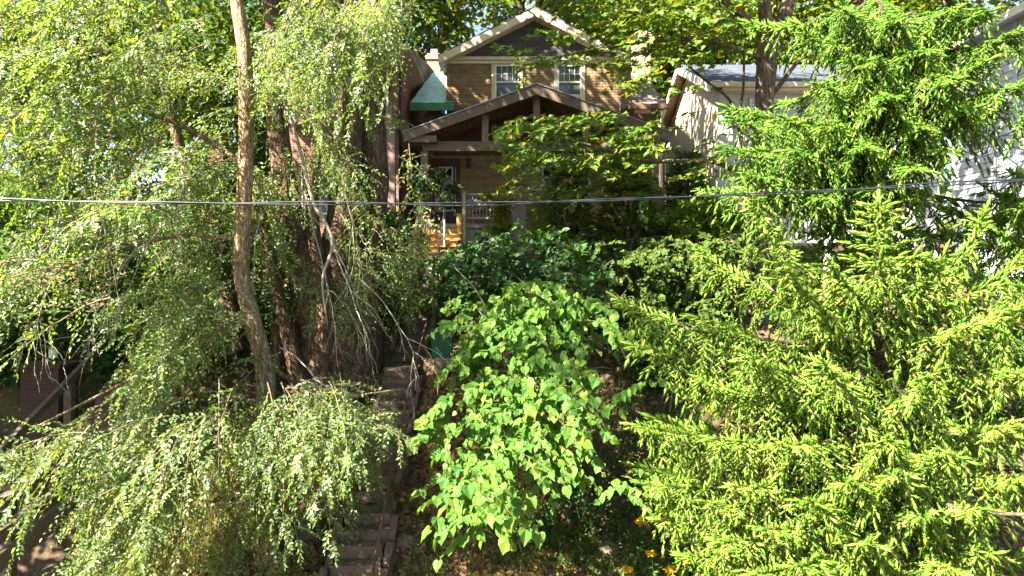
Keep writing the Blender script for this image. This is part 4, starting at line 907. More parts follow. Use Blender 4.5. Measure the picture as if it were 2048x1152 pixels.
shrub('railing_vine', 'bright yellow green vine spilling over the porch railing', 'climber', np.array([-.35, 20.05, 1.1]), field([(958, 385), (1030, 375), (1045, 400), (1030, 440), (1010, 470), (975, 465), (985, 420), (955, 400)], 34, (19.75, 20.2)), 34, OVAL, .10, M['yellow_shrub'], .18)
shrub('pier_vine', 'yellow green creeper wrapping the middle brick pier of the porch', 'climber', np.array([.8, 19.8, 1.0]), field([(1060, 395), (1095, 395), (1105, 440), (1090, 470), (1060, 460)], 30, (19.3, 20.1)), 34, ELM, .10, M['yellow_shrub'], .22)
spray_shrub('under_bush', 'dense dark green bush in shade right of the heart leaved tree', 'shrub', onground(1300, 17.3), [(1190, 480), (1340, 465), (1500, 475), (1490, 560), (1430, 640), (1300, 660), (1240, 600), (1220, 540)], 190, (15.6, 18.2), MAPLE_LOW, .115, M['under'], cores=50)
shrub('young_maple', 'young maple sapling lit by sun in front of the white house corner', 'sapling', onground(1430, 18), field([(1310, 425), (1400, 400), (1470, 410), (1490, 450), (1400, 470), (1320, 470)], 42, (17, 18.4)), 42, MAPLE_LOW, .15, M['maple'], .3, squash=.45)
shrub('slope_bush', 'low dark bush on the slope behind the lower spruce boughs', 'shrub', onground(1330, 14.5), field([(1240, 660), (1480, 640), (1480, 740), (1330, 760), (1240, 740)], 70, (14.2, 15.6)), 60, OVAL, .09, M['shrub'], .3)
spray_shrub('lilac_bush', 'dark green broad leaved bush above the heart leaved tree below the porch', 'shrub', onground(1020, 16.5), [(870, 530), (930, 490), (980, 455), (1040, 470), (1110, 455), (1190, 510), (1235, 570), (1215, 680), (1100, 640), (1000, 610), (880, 610)], 165, (14.2, 17.0), HEART, .125, M['lilac'], (.4, .9), 6, .14, cores=30)
spray_shrub('shade_fill_bush', 'added dark bush standing in for spruce shade on the slope below the deck', 'shrub', onground(1760, 15), [(1480, 530), (1700, 510), (2080, 540), (2080, 900), (1800, 880), (1560, 800)], 130, (13.2, 15.5), OVAL, .11, M['shrub'], (.5, .9), 8, .12, cores=60)  # bush added where only the spruce's shade darkens the slope
# cedars by the porch: upright feathery sprays
def cedar(label, px, Y, h, r, n_, seed):
    b = onground(px, Y); o = thing('cedar', label, 'cedar', b, 'cedars in front of the porch'); sp = Soup()
    t = R.rand(n_) ** .8; rr = r * (1.05 - t) ** .55 * np.sqrt(.25 + .75 * R.rand(n_)); a = R.rand(n_) * 6.283
    pos = b + np.stack([rr * np.cos(a), rr * np.sin(a), .15 + t * h], -1); d = np.stack([np.cos(a) * .75, np.sin(a) * .75, .55 - .7 * R.rand(n_)], -1) + R.randn(n_, 3) * .25
    sp.leaves(SHOOT_FAR, pos, d, R.randn(n_, 3), .20 + .14 * R.rand(n_)); sp.build('foliage', [M['cedar']], o, kind='stuff')
    Soup().tubes(b + np.array([[0, 0, -.2], [0.02, 0, h * .5], [0, 0, h * .97]]), np.array([.07, .045, .01]), 7).build('trunk', M['bark_spruce'], o, True)
cedar('feathery cedar left of the three in front of the porch wall', 1135, 19.0, 2.7, .75, 1100, 1)
cedar('tallest feathery cedar in the middle before the porch wall', 1255, 19.2, 3.5, .85, 1400, 2)
cedar('feathery cedar beside the corner of the white house', 1375, 19.3, 2.9, .75, 1000, 3)

# ------------------------------------------------------------------ heart leaved tree in the middle
HT = thing('heart_leaf_tree', 'bright heart leaved small tree leaning out over the middle of the slope', 'tree', onground(1060, 14.2))
hb = onground(1060, 14.2); HS = Soup(); HL = []
def hy(py): return 13.6 - (py - 480) / 600 * 4.6
ends = []
for k in range(26):
    px, py = in_poly([(880, 520), (1180, 500), (1240, 700), (1200, 900), (1000, 1040), (900, 950), (870, 700)], 1)[0]
    e = P(px, py, hy(py) + .35); mid = (hb + e) / 2 + np.array([0, 0, 1.1]) + R.randn(3) * .25
    HS.tubes(bezier(hb + R.randn(3) * .1, mid, e, 14) + np.cumsum(R.randn(14, 3) * .02, 0), np.linspace(.05, .008, 14), 5, 0, cap=False)
for k in range(40):                                                     # grey bare twigs in the gaps
    px, py = in_poly([(960, 620), (1150, 620), (1200, 760), (1100, 800), (960, 790)], 1)[0]; p = P(px, py, hy(py) + .5 + R.rand() * .5); D = HS_D = Soup() if k == 0 else HS_D
    bare(p, R.randn(3) * [1, .4, .7], .5 + .5 * R.rand(), .009, 1)
HS.build('branches', M['twig_brown'], HT, True); HS_D.build('bare_twigs', M['twig'], HT, True)
POS, AX, NZ, SZ = [], [], [], []; HT_T = Soup()
def heart_twigs(poly, n, size, dy, nl=8):
    q = in_poly(poly, n)
    for px, py in q:
        y = hy(py) + dy * R.randn(); p = P(px, py, y); L = .45 + .4 * R.rand()
        d = nrm(np.array([(px - 1050) / 500 + R.randn() * .9, -.6, -.22 + R.randn() * .25])); k = nl + R.randint(-2, 3)
        t = (np.arange(k) + .5)[:, None] / k; path = p + L * (d * t + np.array([0, 0, -.30]) * t * t); tan = nrm(d + np.array([0, 0, -.6]) * t)
        nv = nrm(np.array([-.2, -.55, 1.0]) + R.randn(3) * .25); sd = np.cross(tan, nv); al = np.where(np.arange(k) % 2, 1., -1.)[:, None]
        POS.append(path); AX.append(tan * .6 + sd * al * .75 + np.array([0, -.15, -.45]) + R.randn(k, 3) * .22); NZ.append(nv + R.randn(k, 3) * .32); SZ.append(size * (.45 + .75 * R.rand(k)))
        HT_T.tubes(np.concatenate([[p], path]), np.full(k + 1, .004), 3, 0, cap=False)
main = [(905, 660), (940, 620), (1010, 605), (1090, 610), (1150, 650), (1170, 710), (1170, 770), (1170, 850), (1130, 870), (1095, 870), (1075, 930), (1000, 900), (990, 1000), (955, 1010), (925, 940), (905, 880), (885, 830), (885, 800), (950, 750), (915, 710)]
heart_twigs(main, 255, .148, .45)
heart_twigs([(930, 590), (1000, 560), (1090, 560), (1170, 590), (1215, 650), (1200, 690), (1150, 620), (1000, 600), (930, 620)], 70, .15, .5)
heart_twigs([(1080, 860), (1160, 890), (1130, 930), (1070, 940)], 16, .15, .3); heart_twigs([(1250, 760), (1310, 760), (1300, 785), (1250, 785)], 4, .13, .3); heart_twigs([(1210, 930), (1270, 930), (1250, 980), (1215, 980)], 5, .12, .3)
heart_twigs([(905, 960), (1000, 960), (985, 1035), (940, 1035)], 14, .17, .25)
POS = np.concatenate(POS); AX = np.concatenate(AX); NZ = np.concatenate(NZ); SZ = np.concatenate(SZ)
def split_leaves(tm, POS, AX, NZ, SZ, mat, parent, visible, n=300, name='leaf', mates=('leaves',)):
    """the n leaves that show largest become separate leaf parts; the rest stay one part"""
    order = np.argsort(-(SZ / POS[:, 1]) * visible)[:n]; rest = np.ones(len(POS), bool); rest[order] = False
    tms = tm if isinstance(tm, list) else [tm]; var = R.randint(0, len(tms), len(POS)); s = Soup(); mes = []
    for q, t_ in enumerate(tms):
        k = rest & (var == q); s.leaves(t_, POS[k], AX[k], NZ[k], SZ[k])
        tmp = Soup().add(t_[0], t_[1]).build('leaf', [mat], None, origin=(0, 0, 0)); mes.append(tmp.data); bpy.data.objects.remove(tmp)
    s.build('foliage', [mat], parent, kind='stuff')
    x = nrm(AX); z = nrm(NZ); z = nrm(z - x * np.sum(z * x, 1, keepdims=True)); y = np.cross(z, x)
    for i in order:
        o = link(name, mes[var[i]], parent, POS[i]); m3 = Matrix((x[i], y[i], z[i])).transposed()
        o.rotation_euler = m3.to_euler(); o.scale = (SZ[i],) * 3
def curl(tm, a, tw=0.0):
    V = tm[0].copy(); V[:, 2] -= a * np.clip(V[:, 0], 0, 2) ** 2; V[:, 2] += tw * V[:, 1] * V[:, 0] + .05 * np.sin(V[:, 0] * 9) * np.sign(V[:, 1]); return V, tm[1]
split_leaves([HEART, curl(HEART, .25, .2), curl(HEART, .1, -.3), curl(HEART, .45, .1)], POS, AX, NZ, SZ, M['heart'], HT, (NZ[:, 1] < 0.1) * 1.0)
HT_T.build('twigs', M['twig_brown'], HT, kind='stuff')

# ------------------------------------------------------------------ maple on the right
mp = thing('maple_tree', 'maple with a thick dappled trunk and a broad branch of lobed leaves before the porch', 'tree', onground(1515, 18))
trunk_soup([onground(1508, 18) - [0, 0, .3], P(1510, 500, 18), P(1513, 400, 18), P(1522, 280, 18), P(1530, 180, 18), P(1536, 90, 18)], [.30, .26, .24, .23, .24, .28], 30, 14, .08, 7, .3).build('trunk', M['bark_maple'], mp, True)
for i, (pts, rr) in enumerate((([P(1535, 110, 18), P(1530, 20, 17.9), P(1515, -120, 17.8), P(1500, -400, 17.6)], [.2, .17, .14, .06]), ([P(1540, 110, 18), P(1575, 10, 18.1), P(1600, -140, 18.2), P(1660, -420, 18.4)], [.2, .18, .15, .06]),
    ([P(1518, 350, 18), P(1480, 345, 17.4), P(1420, 322, 16.9), P(1300, 322, 16.4), P(1180, 290, 16.1), P(1040, 262, 15.9)], [.09, .075, .06, .045, .03, .012]),
    ([P(1545, 190, 18), P(1590, 130, 17.6), P(1650, 60, 17.2)], [.07, .05, .03]), ([P(1532, 120, 18), P(1450, 90, 17.4), P(1340, 80, 16.8), P(1180, 100, 16.3), P(1060, 130, 16)], [.08, .06, .045, .03, .012]),
    ([P(1525, 60, 18), P(1420, -10, 17.2), P(1250, -40, 16.5), P(1100, -20, 16)], [.10, .07, .05, .02]))):
    limb('limb', pts, rr, M['bark_maple'], mp, 20, 9, i + 50)
POSs, AXs, NZs, SZs = [], [], [], []; hc = np.concatenate([np.array([3.4, 16.8, 9.6]) + R.randn(55, 3) * [1.5, 1.3, .7], np.array([8.6, 15.2, 9.6]) + R.randn(85, 3) * [1.6, 1.2, .7]]); hc[:, 2] = np.maximum(hc[:, 2], hc[:, 1] * .4162 + 1.0)
s = Soup(); ball_crown(s, hc, .6, 42, BROAD, .19); s.build('crown', [M['maple']], mp, kind='stuff')
MT = Soup()
def maple_sprays(poly, n, Y, size, L=(.35, .8), nl=9):
    q = in_poly(poly, n)
    for px, py in q:
        p = P(px, py, Y[0] + (Y[1] - Y[0]) * R.rand()); le = L[0] + (L[1] - L[0]) * R.rand(); d = nrm(np.array([-.8 + R.randn() * .5, -.5 + R.randn() * .4, -.12 + R.randn() * .15]))
        k = nl + R.randint(-3, 3); t = (np.arange(k) + .5)[:, None] / k; path = p + le * (d * t + np.array([0, 0, -.2]) * t * t)
        nv = nrm(np.array([-.1, -.25, 1]) + R.randn(3) * .2); sd = np.cross(d, nv); al = np.where(np.arange(k) % 2, 1., -1.)[:, None]
        tip = path + sd * al * size * .5
        POSs.append(tip); AXs.append(d * .6 + sd * al * .8 + np.array([0, -.1, -.35]) + R.randn(k, 3) * .25); NZs.append(nv + R.randn(k, 3) * .35); SZs.append(size * (.6 + .55 * R.rand(k)))
        MT.tubes(np.concatenate([[p], path]), np.full(k + 1, .004), 3, 0, cap=False)
maple_sprays([(1000, 255), (1080, 225), (1200, 220), (1320, 240), (1330, 330), (1240, 350), (1150, 340), (1090, 330), (1060, 345), (1030, 300)], 150, (15.6, 17.6), .18)
maple_sprays([(1030, 345), (1150, 330), (1320, 340), (1300, 400), (1180, 390), (1090, 400), (1040, 370)], 46, (16.4, 18.2), .16)
maple_sprays([(1010, 90), (1150, 40), (1300, 60), (1360, 110), (1300, 170), (1230, 150), (1120, 120), (1040, 150)], 62, (15.8, 17.4), .18)
maple_sprays([(1090, -40), (1520, -40), (1500, 110), (1400, 120), (1250, 70), (1120, 40)], 210, (15.8, 18.6), .18)
maple_sprays([(1240, 130), (1350, 130), (1340, 200), (1260, 190)], 8, (15.4, 16.4), .19)
maple_sprays([(1360, 150), (1450, 170), (1450, 280), (1380, 290), (1350, 260)], 7, (16, 17.4), .16)
maple_sprays([(1330, 290), (1480, 280), (1500, 370), (1400, 380), (1330, 360)], 18, (16.4, 17.8), .16)
POSs = np.concatenate(POSs); AXs = np.concatenate(AXs); NZs = np.concatenate(NZs); SZs = np.concatenate(SZs)
split_leaves([MAPLE, curl(MAPLE, .3, .2), curl(MAPLE, .12, -.3)], POSs, AXs, NZs, SZs, M['maple'], mp, 1.0 * ((POSs[:, 2] / POSs[:, 1]) < .40))
MT.build('twigs', M['twig_brown'], mp, kind='stuff')
# slim dark forked sapling trunk
fs = thing('forked_sapling', 'thin dark forked stem standing before the white house corner', 'sapling', onground(1500, 17))
limb('stem', [onground(1500, 17.2), P(1495, 400, 17.1), P(1485, 300, 17), P(1472, 232, 17), P(1455, 195, 17), P(1410, 160, 16.9), P(1360, 118, 16.8)], [.07, .06, .055, .05, .04, .03, .015], M['bark_far'], fs, 24, 7)
limb('fork', [P(1473, 236, 17), P(1485, 190, 17), P(1488, 130, 17), P(1490, 60, 17), P(1480, -30, 17)], [.045, .035, .03, .025, .015], M['bark_far'], fs, 16, 7)

# ------------------------------------------------------------------ spruce
def needles_on(sp, b, d, ln, spacing, size, droop=.25, tm=SHOOT, stem=True):
    """laterals (base,dir,length) clothed in shoots"""
    d = nrm(d); N = len(b); K = int(max(2, np.ceil(ln.max() / spacing))); t = (np.arange(K) + .35) * spacing
    m = t[None] < ln[:, None]; u = (t[None] / ln[:, None])[..., None]
    pos = b[:, None] + ln[:, None, None] * (d[:, None] * u + np.array([0, 0, -droop]) * u * u); tan = nrm(d[:, None] + np.array([0, 0, -2 * droop]) * u)
    sd = nrm(np.cross(tan, np.broadcast_to(UP + R.randn(N, 1, 3) * .3, tan.shape))); al = np.where(np.arange(K) % 2, 1., -1.)[None, :, None]
    ax = tan * .72 + sd * al * .80 + np.array([0, 0, -.22]) + R.randn(N, K, 3) * .16
    sz = size * (.65 + .6 * R.rand(N, K)) * (1 - .3 * u[..., 0])
    sp.leaves(tm, pos[m], ax[m], R.randn(m.sum(), 3), sz[m], 0)
    tip = b + ln[:, None] * (d + np.array([0, 0, -droop])); sp.leaves(tm, tip - .02 * d, d + np.array([0, 0, -2 * droop]), R.randn(N, 3), size * (.9 + .4 * R.rand(N)), 0)
    if stem:
        tt = np.array([0, .5, 1.])[None, :, None]; sp.tubes(b[:, None] + ln[:, None, None] * (d[:, None] * tt + np.array([0, 0, -droop]) * tt * tt), np.broadcast_to(np.array([.007, .005, .002]), (N, 3)), 3, 1)
def bough(parent, A, T, sag, size=.15, dens=1.0, width=1.0, tm=SHOOT, bare_to=.15, mat='needle'):
    """axis from trunk to an upturned tip, clothed in hanging branchlets of thick shoots"""
    A, T = np.array(A, float), np.array(T, float); L = np.linalg.norm(T - A); C = A * .35 + T * .65 + np.array([0, 0, -sag]); K = 26
    path = bezier(A, C, T, K) + np.cumsum(R.randn(K, 3) * .008, 0); sp = Soup()
    sp.tubes(path, np.linspace(.012 + .011 * L, .005, K), 5, 1, cap=False)
    seg = np.linalg.norm(np.diff(path, axis=0), axis=1); cum = np.concatenate([[0], np.cumsum(seg)]); tot = cum[-1]
    def along(s):
        i = np.clip(np.searchsorted(cum, s) - 1, 0, K - 2); f = ((s - cum[i]) / seg[i])[:, None]
        return path[i] * (1 - f) + path[i + 1] * f, nrm(path[i + 1] - path[i])
    n_ = int(tot * (1 - bare_to) / .082 * dens); s = tot * (bare_to + (1 - bare_to) * (np.arange(n_) + R.rand(n_) * .6) / n_); b, tan = along(s)
    sd = nrm(np.cross(tan, UP + R.randn(n_, 3) * .12)); al = np.where(np.arange(n_) % 2, 1., -1.)[:, None]; rem = (1 - s / tot) * tot
    ln = np.clip((.12 + .30 * np.minimum(rem, 1.7)) * (.5 + .8 * R.rand(n_)) * width, .10, .85)
    hang = np.clip(rem / 1.2, 0, 1)[:, None]
    d = tan * .7 + sd * al * .8 - np.array([0, 0, .35]) * hang + R.randn(n_, 3) * .10
    for sel, dr in ((rem > .45, .75), (rem <= .45, .12)):                # old wood hangs, young tips stand out
        if sel.any(): needles_on(sp, b[sel], d[sel], ln[sel], .050 / dens, size, dr, tm)
    k = int(n_ * .6); j = R.randint(0, n_, k); u = .25 + .5 * R.rand(k, 1); b2 = b[j] + nrm(d[j]) * ln[j][:, None] * u - np.array([0, 0, .75]) * ln[j][:, None] * u * u
    needles_on(sp, b2, nrm(d[j]) * .4 + R.randn(k, 3) * .3 + np.array([0, 0, -.55]), ln[j] * .5 + .06, .05, size * .9, .4, tm)
    # paired shoots up the last stretch of the axis, a leader at the end
    m = np.repeat(np.linspace(max(0, tot - .9), tot, 11)[:-1], 4); p, tn = along(m); sg = np.tile([1., -1., .4, -.4], 10)[:, None]; q = nrm(np.cross(tn, UP * .3 + np.array([0, -1., 0])))
    sp.leaves(tm, p, tn * .75 + q * sg * .8 + np.array([0, -.25, .12]) + R.randn(40, 3) * .12, R.randn(40, 3), size * (.75 + .45 * (tot - m) / .9))
    sp.leaves(tm, path[-1:], tn[-1:], R.randn(1, 3), size * 1.5)
    return sp.build('bough', [M[mat], M['bark_spruce']], parent, True)
BX, BY = P(1735, 0, 12.6)[0], 12.6
bsp = thing('spruce_tree', 'taller spruce behind with drooping dark boughs reaching above the picture', 'tree', (BX, BY, gz(BX, BY)))
trunk_soup([(BX, BY, gz(BX, BY) - .3), (BX, BY, -2), (BX + .03, BY, 1), (BX, BY, 4), (BX, BY, 8), (BX, BY, 11)], [.27, .24, .22, .18, .1, .02], 30, 12, .06, 3, .3).build('trunk', M['bark_spruce'], bsp, True)
for px, py, Y, za, sag in ((1468, 236, 11.6, 3.2, .5), (1462, 300, 11, 2.8, .3), (1500, 345, 10.8, 2.3, .3), (1610, 60, 11.8, 4.6, .4), (1640, -20, 11.6, 5.2, .4), (1703, 112, 10.5, 3.5, .5), (1640, 390, 10.9, 2.2, .1), (1560, 385, 11.2, 2.1, .1), (1850, 395, 10.9, 2.2, .1),
 (1985, 120, 10, 3.9, .4), (2050, 165, 9.7, 3.5, .4), (2050, 60, 9.7, 4.5, .5), (1900, 10, 10.2, 5.1, .4), (1985, 225, 10.4, 3.4, .3), (1750, 385, 10.8, 2.4, .0), (1830, 340, 10.2, 2.8, .2), (1660, 250, 10.5, 3.4, .2), (1780, 200, 9.9, 4.1, .2), (1900, 160, 9.6, 4.5, .3), (1640, 170, 10.8, 4, .3), (1700, 20, 10.5, 5.3, .3), (1800, 40, 10.1, 5.5, .3), (1890, 300, 10.2, 3.3, .2),
 (1580, 300, 10.8, 2.8, .2), (1720, 310, 10.3, 2.9, .1), (1850, 250, 10, 3.6, .2), (1960, 210, 9.9, 3.8, .3), (1560, 230, 11, 3.2, .3), (1740, 120, 10.2, 4.4, .3), (1860, 100, 9.9, 4.9, .3), (1980, 20, 9.9, 5.0, .4)):
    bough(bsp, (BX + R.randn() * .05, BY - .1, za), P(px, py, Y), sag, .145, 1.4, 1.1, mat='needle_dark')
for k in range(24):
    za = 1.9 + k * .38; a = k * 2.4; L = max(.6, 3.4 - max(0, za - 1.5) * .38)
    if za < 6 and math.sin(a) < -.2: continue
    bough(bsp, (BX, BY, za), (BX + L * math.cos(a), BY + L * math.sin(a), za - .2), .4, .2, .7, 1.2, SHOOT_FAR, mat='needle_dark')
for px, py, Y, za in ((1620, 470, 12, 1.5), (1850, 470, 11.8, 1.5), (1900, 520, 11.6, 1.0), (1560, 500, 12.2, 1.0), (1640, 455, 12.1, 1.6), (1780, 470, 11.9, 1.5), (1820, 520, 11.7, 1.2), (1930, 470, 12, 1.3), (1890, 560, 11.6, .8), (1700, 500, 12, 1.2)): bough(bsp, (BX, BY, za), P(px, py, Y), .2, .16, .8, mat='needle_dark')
SX, SY = P(1757, 0, 9.7)[0], 9.7; ZT = (576 - 402) / F * SY
spr = thing('spruce_tree', 'bright front spruce with sweeping upturned boughs and pointed leader below the cable', 'tree', (SX, SY, gz(SX, SY)))
trunk_soup([(SX, SY, gz(SX, SY) - .3), (SX, SY, -4.5), (SX + .03, SY, -2.5), (SX, SY, -.5), (SX, SY, .6), (SX, SY, ZT)], [.17, .15, .13, .08, .035, .006], 30, 10, .06, 3, .3).build('trunk', M['bark_spruce'], spr, True)
ld = Soup(); lz = np.repeat(np.array([.28, .5, .68, .84, .98, 1.1]), 7); n7 = len(lz); aa = np.arange(n7) * 2.4; pos = np.stack([np.full(n7, SX), np.full(n7, SY), lz * ZT / 1.2], -1)
needles_on(ld, pos, np.stack([np.cos(aa), np.sin(aa), np.full(n7, .45)], -1), .12 + .42 * np.clip(1.15 - lz, 0, 1) * (.8 + .4 * R.rand(n7)), .07, .17, .1)
tz = np.linspace(.3, 1.0, 40) * ZT; ld.leaves(SHOOT, np.stack([np.full(40, SX), np.full(40, SY), tz], -1), np.stack([np.cos(np.arange(40) * 2.4) * .5, np.sin(np.arange(40) * 2.4) * .5, np.full(40, .8)], -1), R.randn(40, 3), .12); ld.leaves(SHOOT, np.array([[SX, SY, ZT - .03]]), np.array([[0, 0, 1.]]), np.array([[1., 0, 0]]), .26)
ld.build('leader', [M['needle'], M['bark_spruce']], spr, True)
tips = [ # px, py, Y of the tip, attach height z, sag
 (1494, 374, 9.4, .1, .95), (1982, 430, 9.0, .15, .95), (2060, 480, 8.6, 0, .8), (1387, 505, 10.4, -.3, .5), (1545, 530, 8.8, -.1, .7), (1246, 600, 9.8, -.9, .45), (1395, 640, 9.4, -.7, .4), (1660, 525, 8.6, .1, .5), (1890, 520, 8.5, .05, .5), (1262, 690, 9.9, -1.4, .2), (1757, 520, 8.3, .2, .4), (1840, 520, 8.4, .1, .4), (1930, 510, 9.2, .1, .7),
 (1272, 835, 9.2, -1.9, .35), (1650, 728, 8.0, -.9, .7), (1866, 742, 7.8, -1.1, .8), (1292, 960, 9.2, -2.5, .2), (1330, 1040, 9, -2.9, .2), (1440, 1085, 8.3, -3.1, .2), (1500, 1150, 8, -3.4, .2), (1430, 880, 8.6, -2.0, .2), (1580, 890, 7.9, -1.7, .3), (1930, 640, 8.2, -.4, .4), (2050, 600, 8.1, -.4, .4), (2040, 840, 7.8, -1.6, .5), (2050, 960, 7.9, -2.2, .3),
 (1760, 880, 7.5, -2.0, .3), (1620, 1010, 7.6, -2.6, .3), (1850, 1030, 7.5, -2.6, .3), (2000, 1100, 7.6, -3, .3), (1400, 760, 8.9, -1.4, .3), (1490, 700, 8.5, -1.0, .5), (1740, 1090, 7.5, -3.0, .2), (1600, 1130, 7.6, -3.2, .2), (2080, 720, 8.0, -.9, .5), (1470, 980, 8.3, -2.5, .2), (1350, 900, 9.3, -2.2, .1), (1900, 900, 7.6, -2.1, .3), (1900, 1140, 7.5, -3.2, .2), (1700, 960, 7.6, -2.3, .3), (1960, 1010, 7.6, -2.6, .3), (1540, 1060, 7.9, -2.9, .2), (1800, 960, 7.5, -2.3, .3), (1420, 1010, 8.6, -2.7, .2), (1380, 1120, 8.7, -3.2, .2)]
for px, py, Y, za, sag in tips:
    bough(spr, (SX + R.randn() * .04, SY - .05, za), P(px, py, Y), sag, .142, 1.25, 1.1)
for k in range(24):
    za = -4.6 + k * .205; a = (k * 2.4) % math.pi; L = max(.8, 3.3 - max(0, za + 2.5) * .7) * (.8 + .3 * R.rand())
    bough(spr, (SX, SY, za), (SX + L * math.cos(a), SY + L * math.sin(a) * .7 + .2, za + .1 - .3 * R.rand()), .4, .2, .8, 1.3, SHOOT_FAR, .05)
bl = Soup()
bl.tubes(smooth_path([P(1750, 760, 9.6), P(1640, 820, 9.3), P(1560, 850, 9.2), P(1470, 858, 9)], 14), np.linspace(.035, .012, 14), 6); bl.tubes(smooth_path([P(1757, 960, 9.6), P(1880, 1005, 8.2), P(1970, 1025, 7.7), P(2080, 1030, 7.5)], 14), np.linspace(.035, .02, 14), 6)
D = bl
for px, py, Y in ((1890, 1010, 8.5), (1950, 1020, 8.3), (1820, 820, 9.4), (1780, 800, 9.6), (1860, 1060, 8.4), (1840, 1090, 8.2), (1990, 760, 9), (2010, 740, 9.2), (1900, 720, 10), (1960, 730, 10)):
    for k in range(3): bare(P(px, py, Y), R.randn(3) * [1, .5, .5] + [0, 0, -.4], .5, .006, 2)
bl.build('dead_branches', M['bark_far'], spr, True)
sp2 = thing('spruce_tree', 'second spruce cut by the right frame edge beside the siding house', 'tree', (9.4, 12.2, gz(9.4, 12.2)))
trunk_soup([(9.4, 12.2, gz(9.4, 12.2) - .3), (9.4, 12.2, 0), (9.4, 12.2, 4.5), (9.4, 12.2, 6.5)], [.2, .16, .08, .02], 16, 10, .06, 9).build('trunk', M['bark_spruce'], sp2, True)
for px, py, Y, za, sag in ((1900, 420, 12.4, 1.2, .3), (1960, 380, 11.4, 1.6, .3), (2020, 340, 11, 2.2, .3), (1890, 470, 12, .7, .2), (1900, 540, 11.4, .2, .3), (2030, 560, 10.4, .1, .3), (1990, 660, 10.4, -.8, .3), (2050, 420, 10.4, 1.4, .3), (2000, 470, 11, .8, .2)):
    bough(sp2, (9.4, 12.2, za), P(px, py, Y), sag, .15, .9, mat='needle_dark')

for k in range(22):
    za = -2.6 + k * .38; a = k * 2.4 + .5; L = max(.5, 2.3 - max(0, za + 1) * .26)
    if math.cos(a) < -.75 and za > .3: continue
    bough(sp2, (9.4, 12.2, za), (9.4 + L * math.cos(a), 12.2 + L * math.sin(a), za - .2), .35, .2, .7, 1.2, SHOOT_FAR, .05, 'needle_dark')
# ------------------------------------------------------------------ background trees
def back_tree(label, x, y, h, crown, n_, mat, tr=.25, lean=0, leaf=.24, rad=.9, nl=44, group='trees behind the houses', tm=BROAD):
    b = np.array([x, y, gz(x, y)]); o = thing('background_tree', label, 'tree', b, group)
    pts = [b - [0, 0, .3], b + [lean * .3, 0, h * .35], b + [lean * .7, 0, h * .7], b + [lean, 0, h]]
    s = trunk_soup(pts, [tr, tr * .85, tr * .6, tr * .15], 18, 9, .06, int(abs(x) * 10))
    cs = []
    for cx, cy, cz, rx, ry, rz, w in crown:
        k = int(n_ * w); v = R.randn(k, 3); v = v / np.linalg.norm(v, axis=1, keepdims=True) * R.rand(k, 1) ** .4; cs.append(np.array([cx, cy, cz]) + v * [rx, ry, rz])
    c = np.concatenate(cs); s.build('trunk', M['bark_far'], o, True); s = Soup()
    for k in range(14):
        e = c[R.randint(len(c))]; t = .35 + .5 * R.rand(); p0 = np.array(pts[1]) * (1 - t) + np.array(pts[3]) * t; s.tubes(bezier(p0, (p0 + e) / 2 + [0, 0, .6], e, 8), np.linspace(tr * .35, .02, 8), 5, 0, cap=False)
    s.build('limbs', M['bark_far'], o, True)
    sp = Soup(); ball_crown(sp, c, rad, nl, tm, leaf); sp.build('crown', [mat], o, kind='stuff')
FM = M['far_maple']
def at(px, py, Y): return tuple(P(px, py, Y))
def blob(px, py, Y, rx, ry, rz, w): return (*at(px, py, Y), rx, ry, rz, w)
T_ = [
 ('leafy tree at the far left edge behind the elm', -16, 24, 14, [blob(60, 250, 24, 5, 2.5, 6, .6), blob(260, 120, 24, 4, 2.5, 5, .4)], 260, FM, .3, 0),
 ('tree behind the dark red brick house', -8, 31, 17, [blob(560, 40, 31, 4.5, 2.5, 5, .35), blob(740, 20, 31, 3, 2.5, 4, .3), blob(410, 200, 29, 3.6, 2.5, 5.5, .3), blob(520, 230, 30, 2.5, 2, 5, .2)], 310, FM, .3, 0),
 ('tall yellowing tree left of the brick house chimney', -3.4, 32, 18, [blob(850, 30, 32, 2.6, 2.0, 3.2, .6), blob(950, -40, 32, 2.6, 2, 2.4, .4)], 95, FM, .28, .3),
 ('pair stem trunk showing just above the brick house ridge', .5, 33, 19, [blob(1080, -130, 33, 4, 2.5, 2.4, 1)], 70, FM, .42, -.3),
 ('slim trunk tree right of the ridge', 1.3, 34, 19, [blob(1160, 0, 34, 3, 2.5, 4, 1)], 100, FM, .36, .2),
 ('dense tree behind the right chimney', 7, 33, 17, [blob(1310, 80, 33, 3.2, 2.5, 4.5, .7), blob(1210, 10, 33, 2.5, 2.5, 3, .3)], 190, FM, .32, 0),
 ('dense tree above the white house roof', 11.5, 32, 17, [blob(1500, 60, 32, 4.5, 2.5, 4.5, 1)], 210, FM, .35, 0),
 ('dark tree behind the spruce top', 18, 31, 17, [blob(1760, 80, 31, 5, 2.5, 6, .6), blob(1990, 60, 31, 4, 2.5, 5, .4)], 230, FM, .35, 0),
 ('tree far behind with a crown beyond the left roof', -13, 38, 19, [blob(380, 60, 38, 6, 3, 7, 1)], 170, FM, .35, 0),
 ('distant crown filling gaps behind the ridge', 2, 46, 20, [blob(1100, 120, 46, 9, 3, 3.4, .55), blob(1400, 150, 46, 8, 3, 5, .45)], 170, FM, .4, 0)]
for lab, x, y, h, cr, n_, mt_, tr_, ln_ in T_: back_tree(lab, x, y, h, cr, n_, M['under'] if x < -7 else mt_, tr_, ln_)

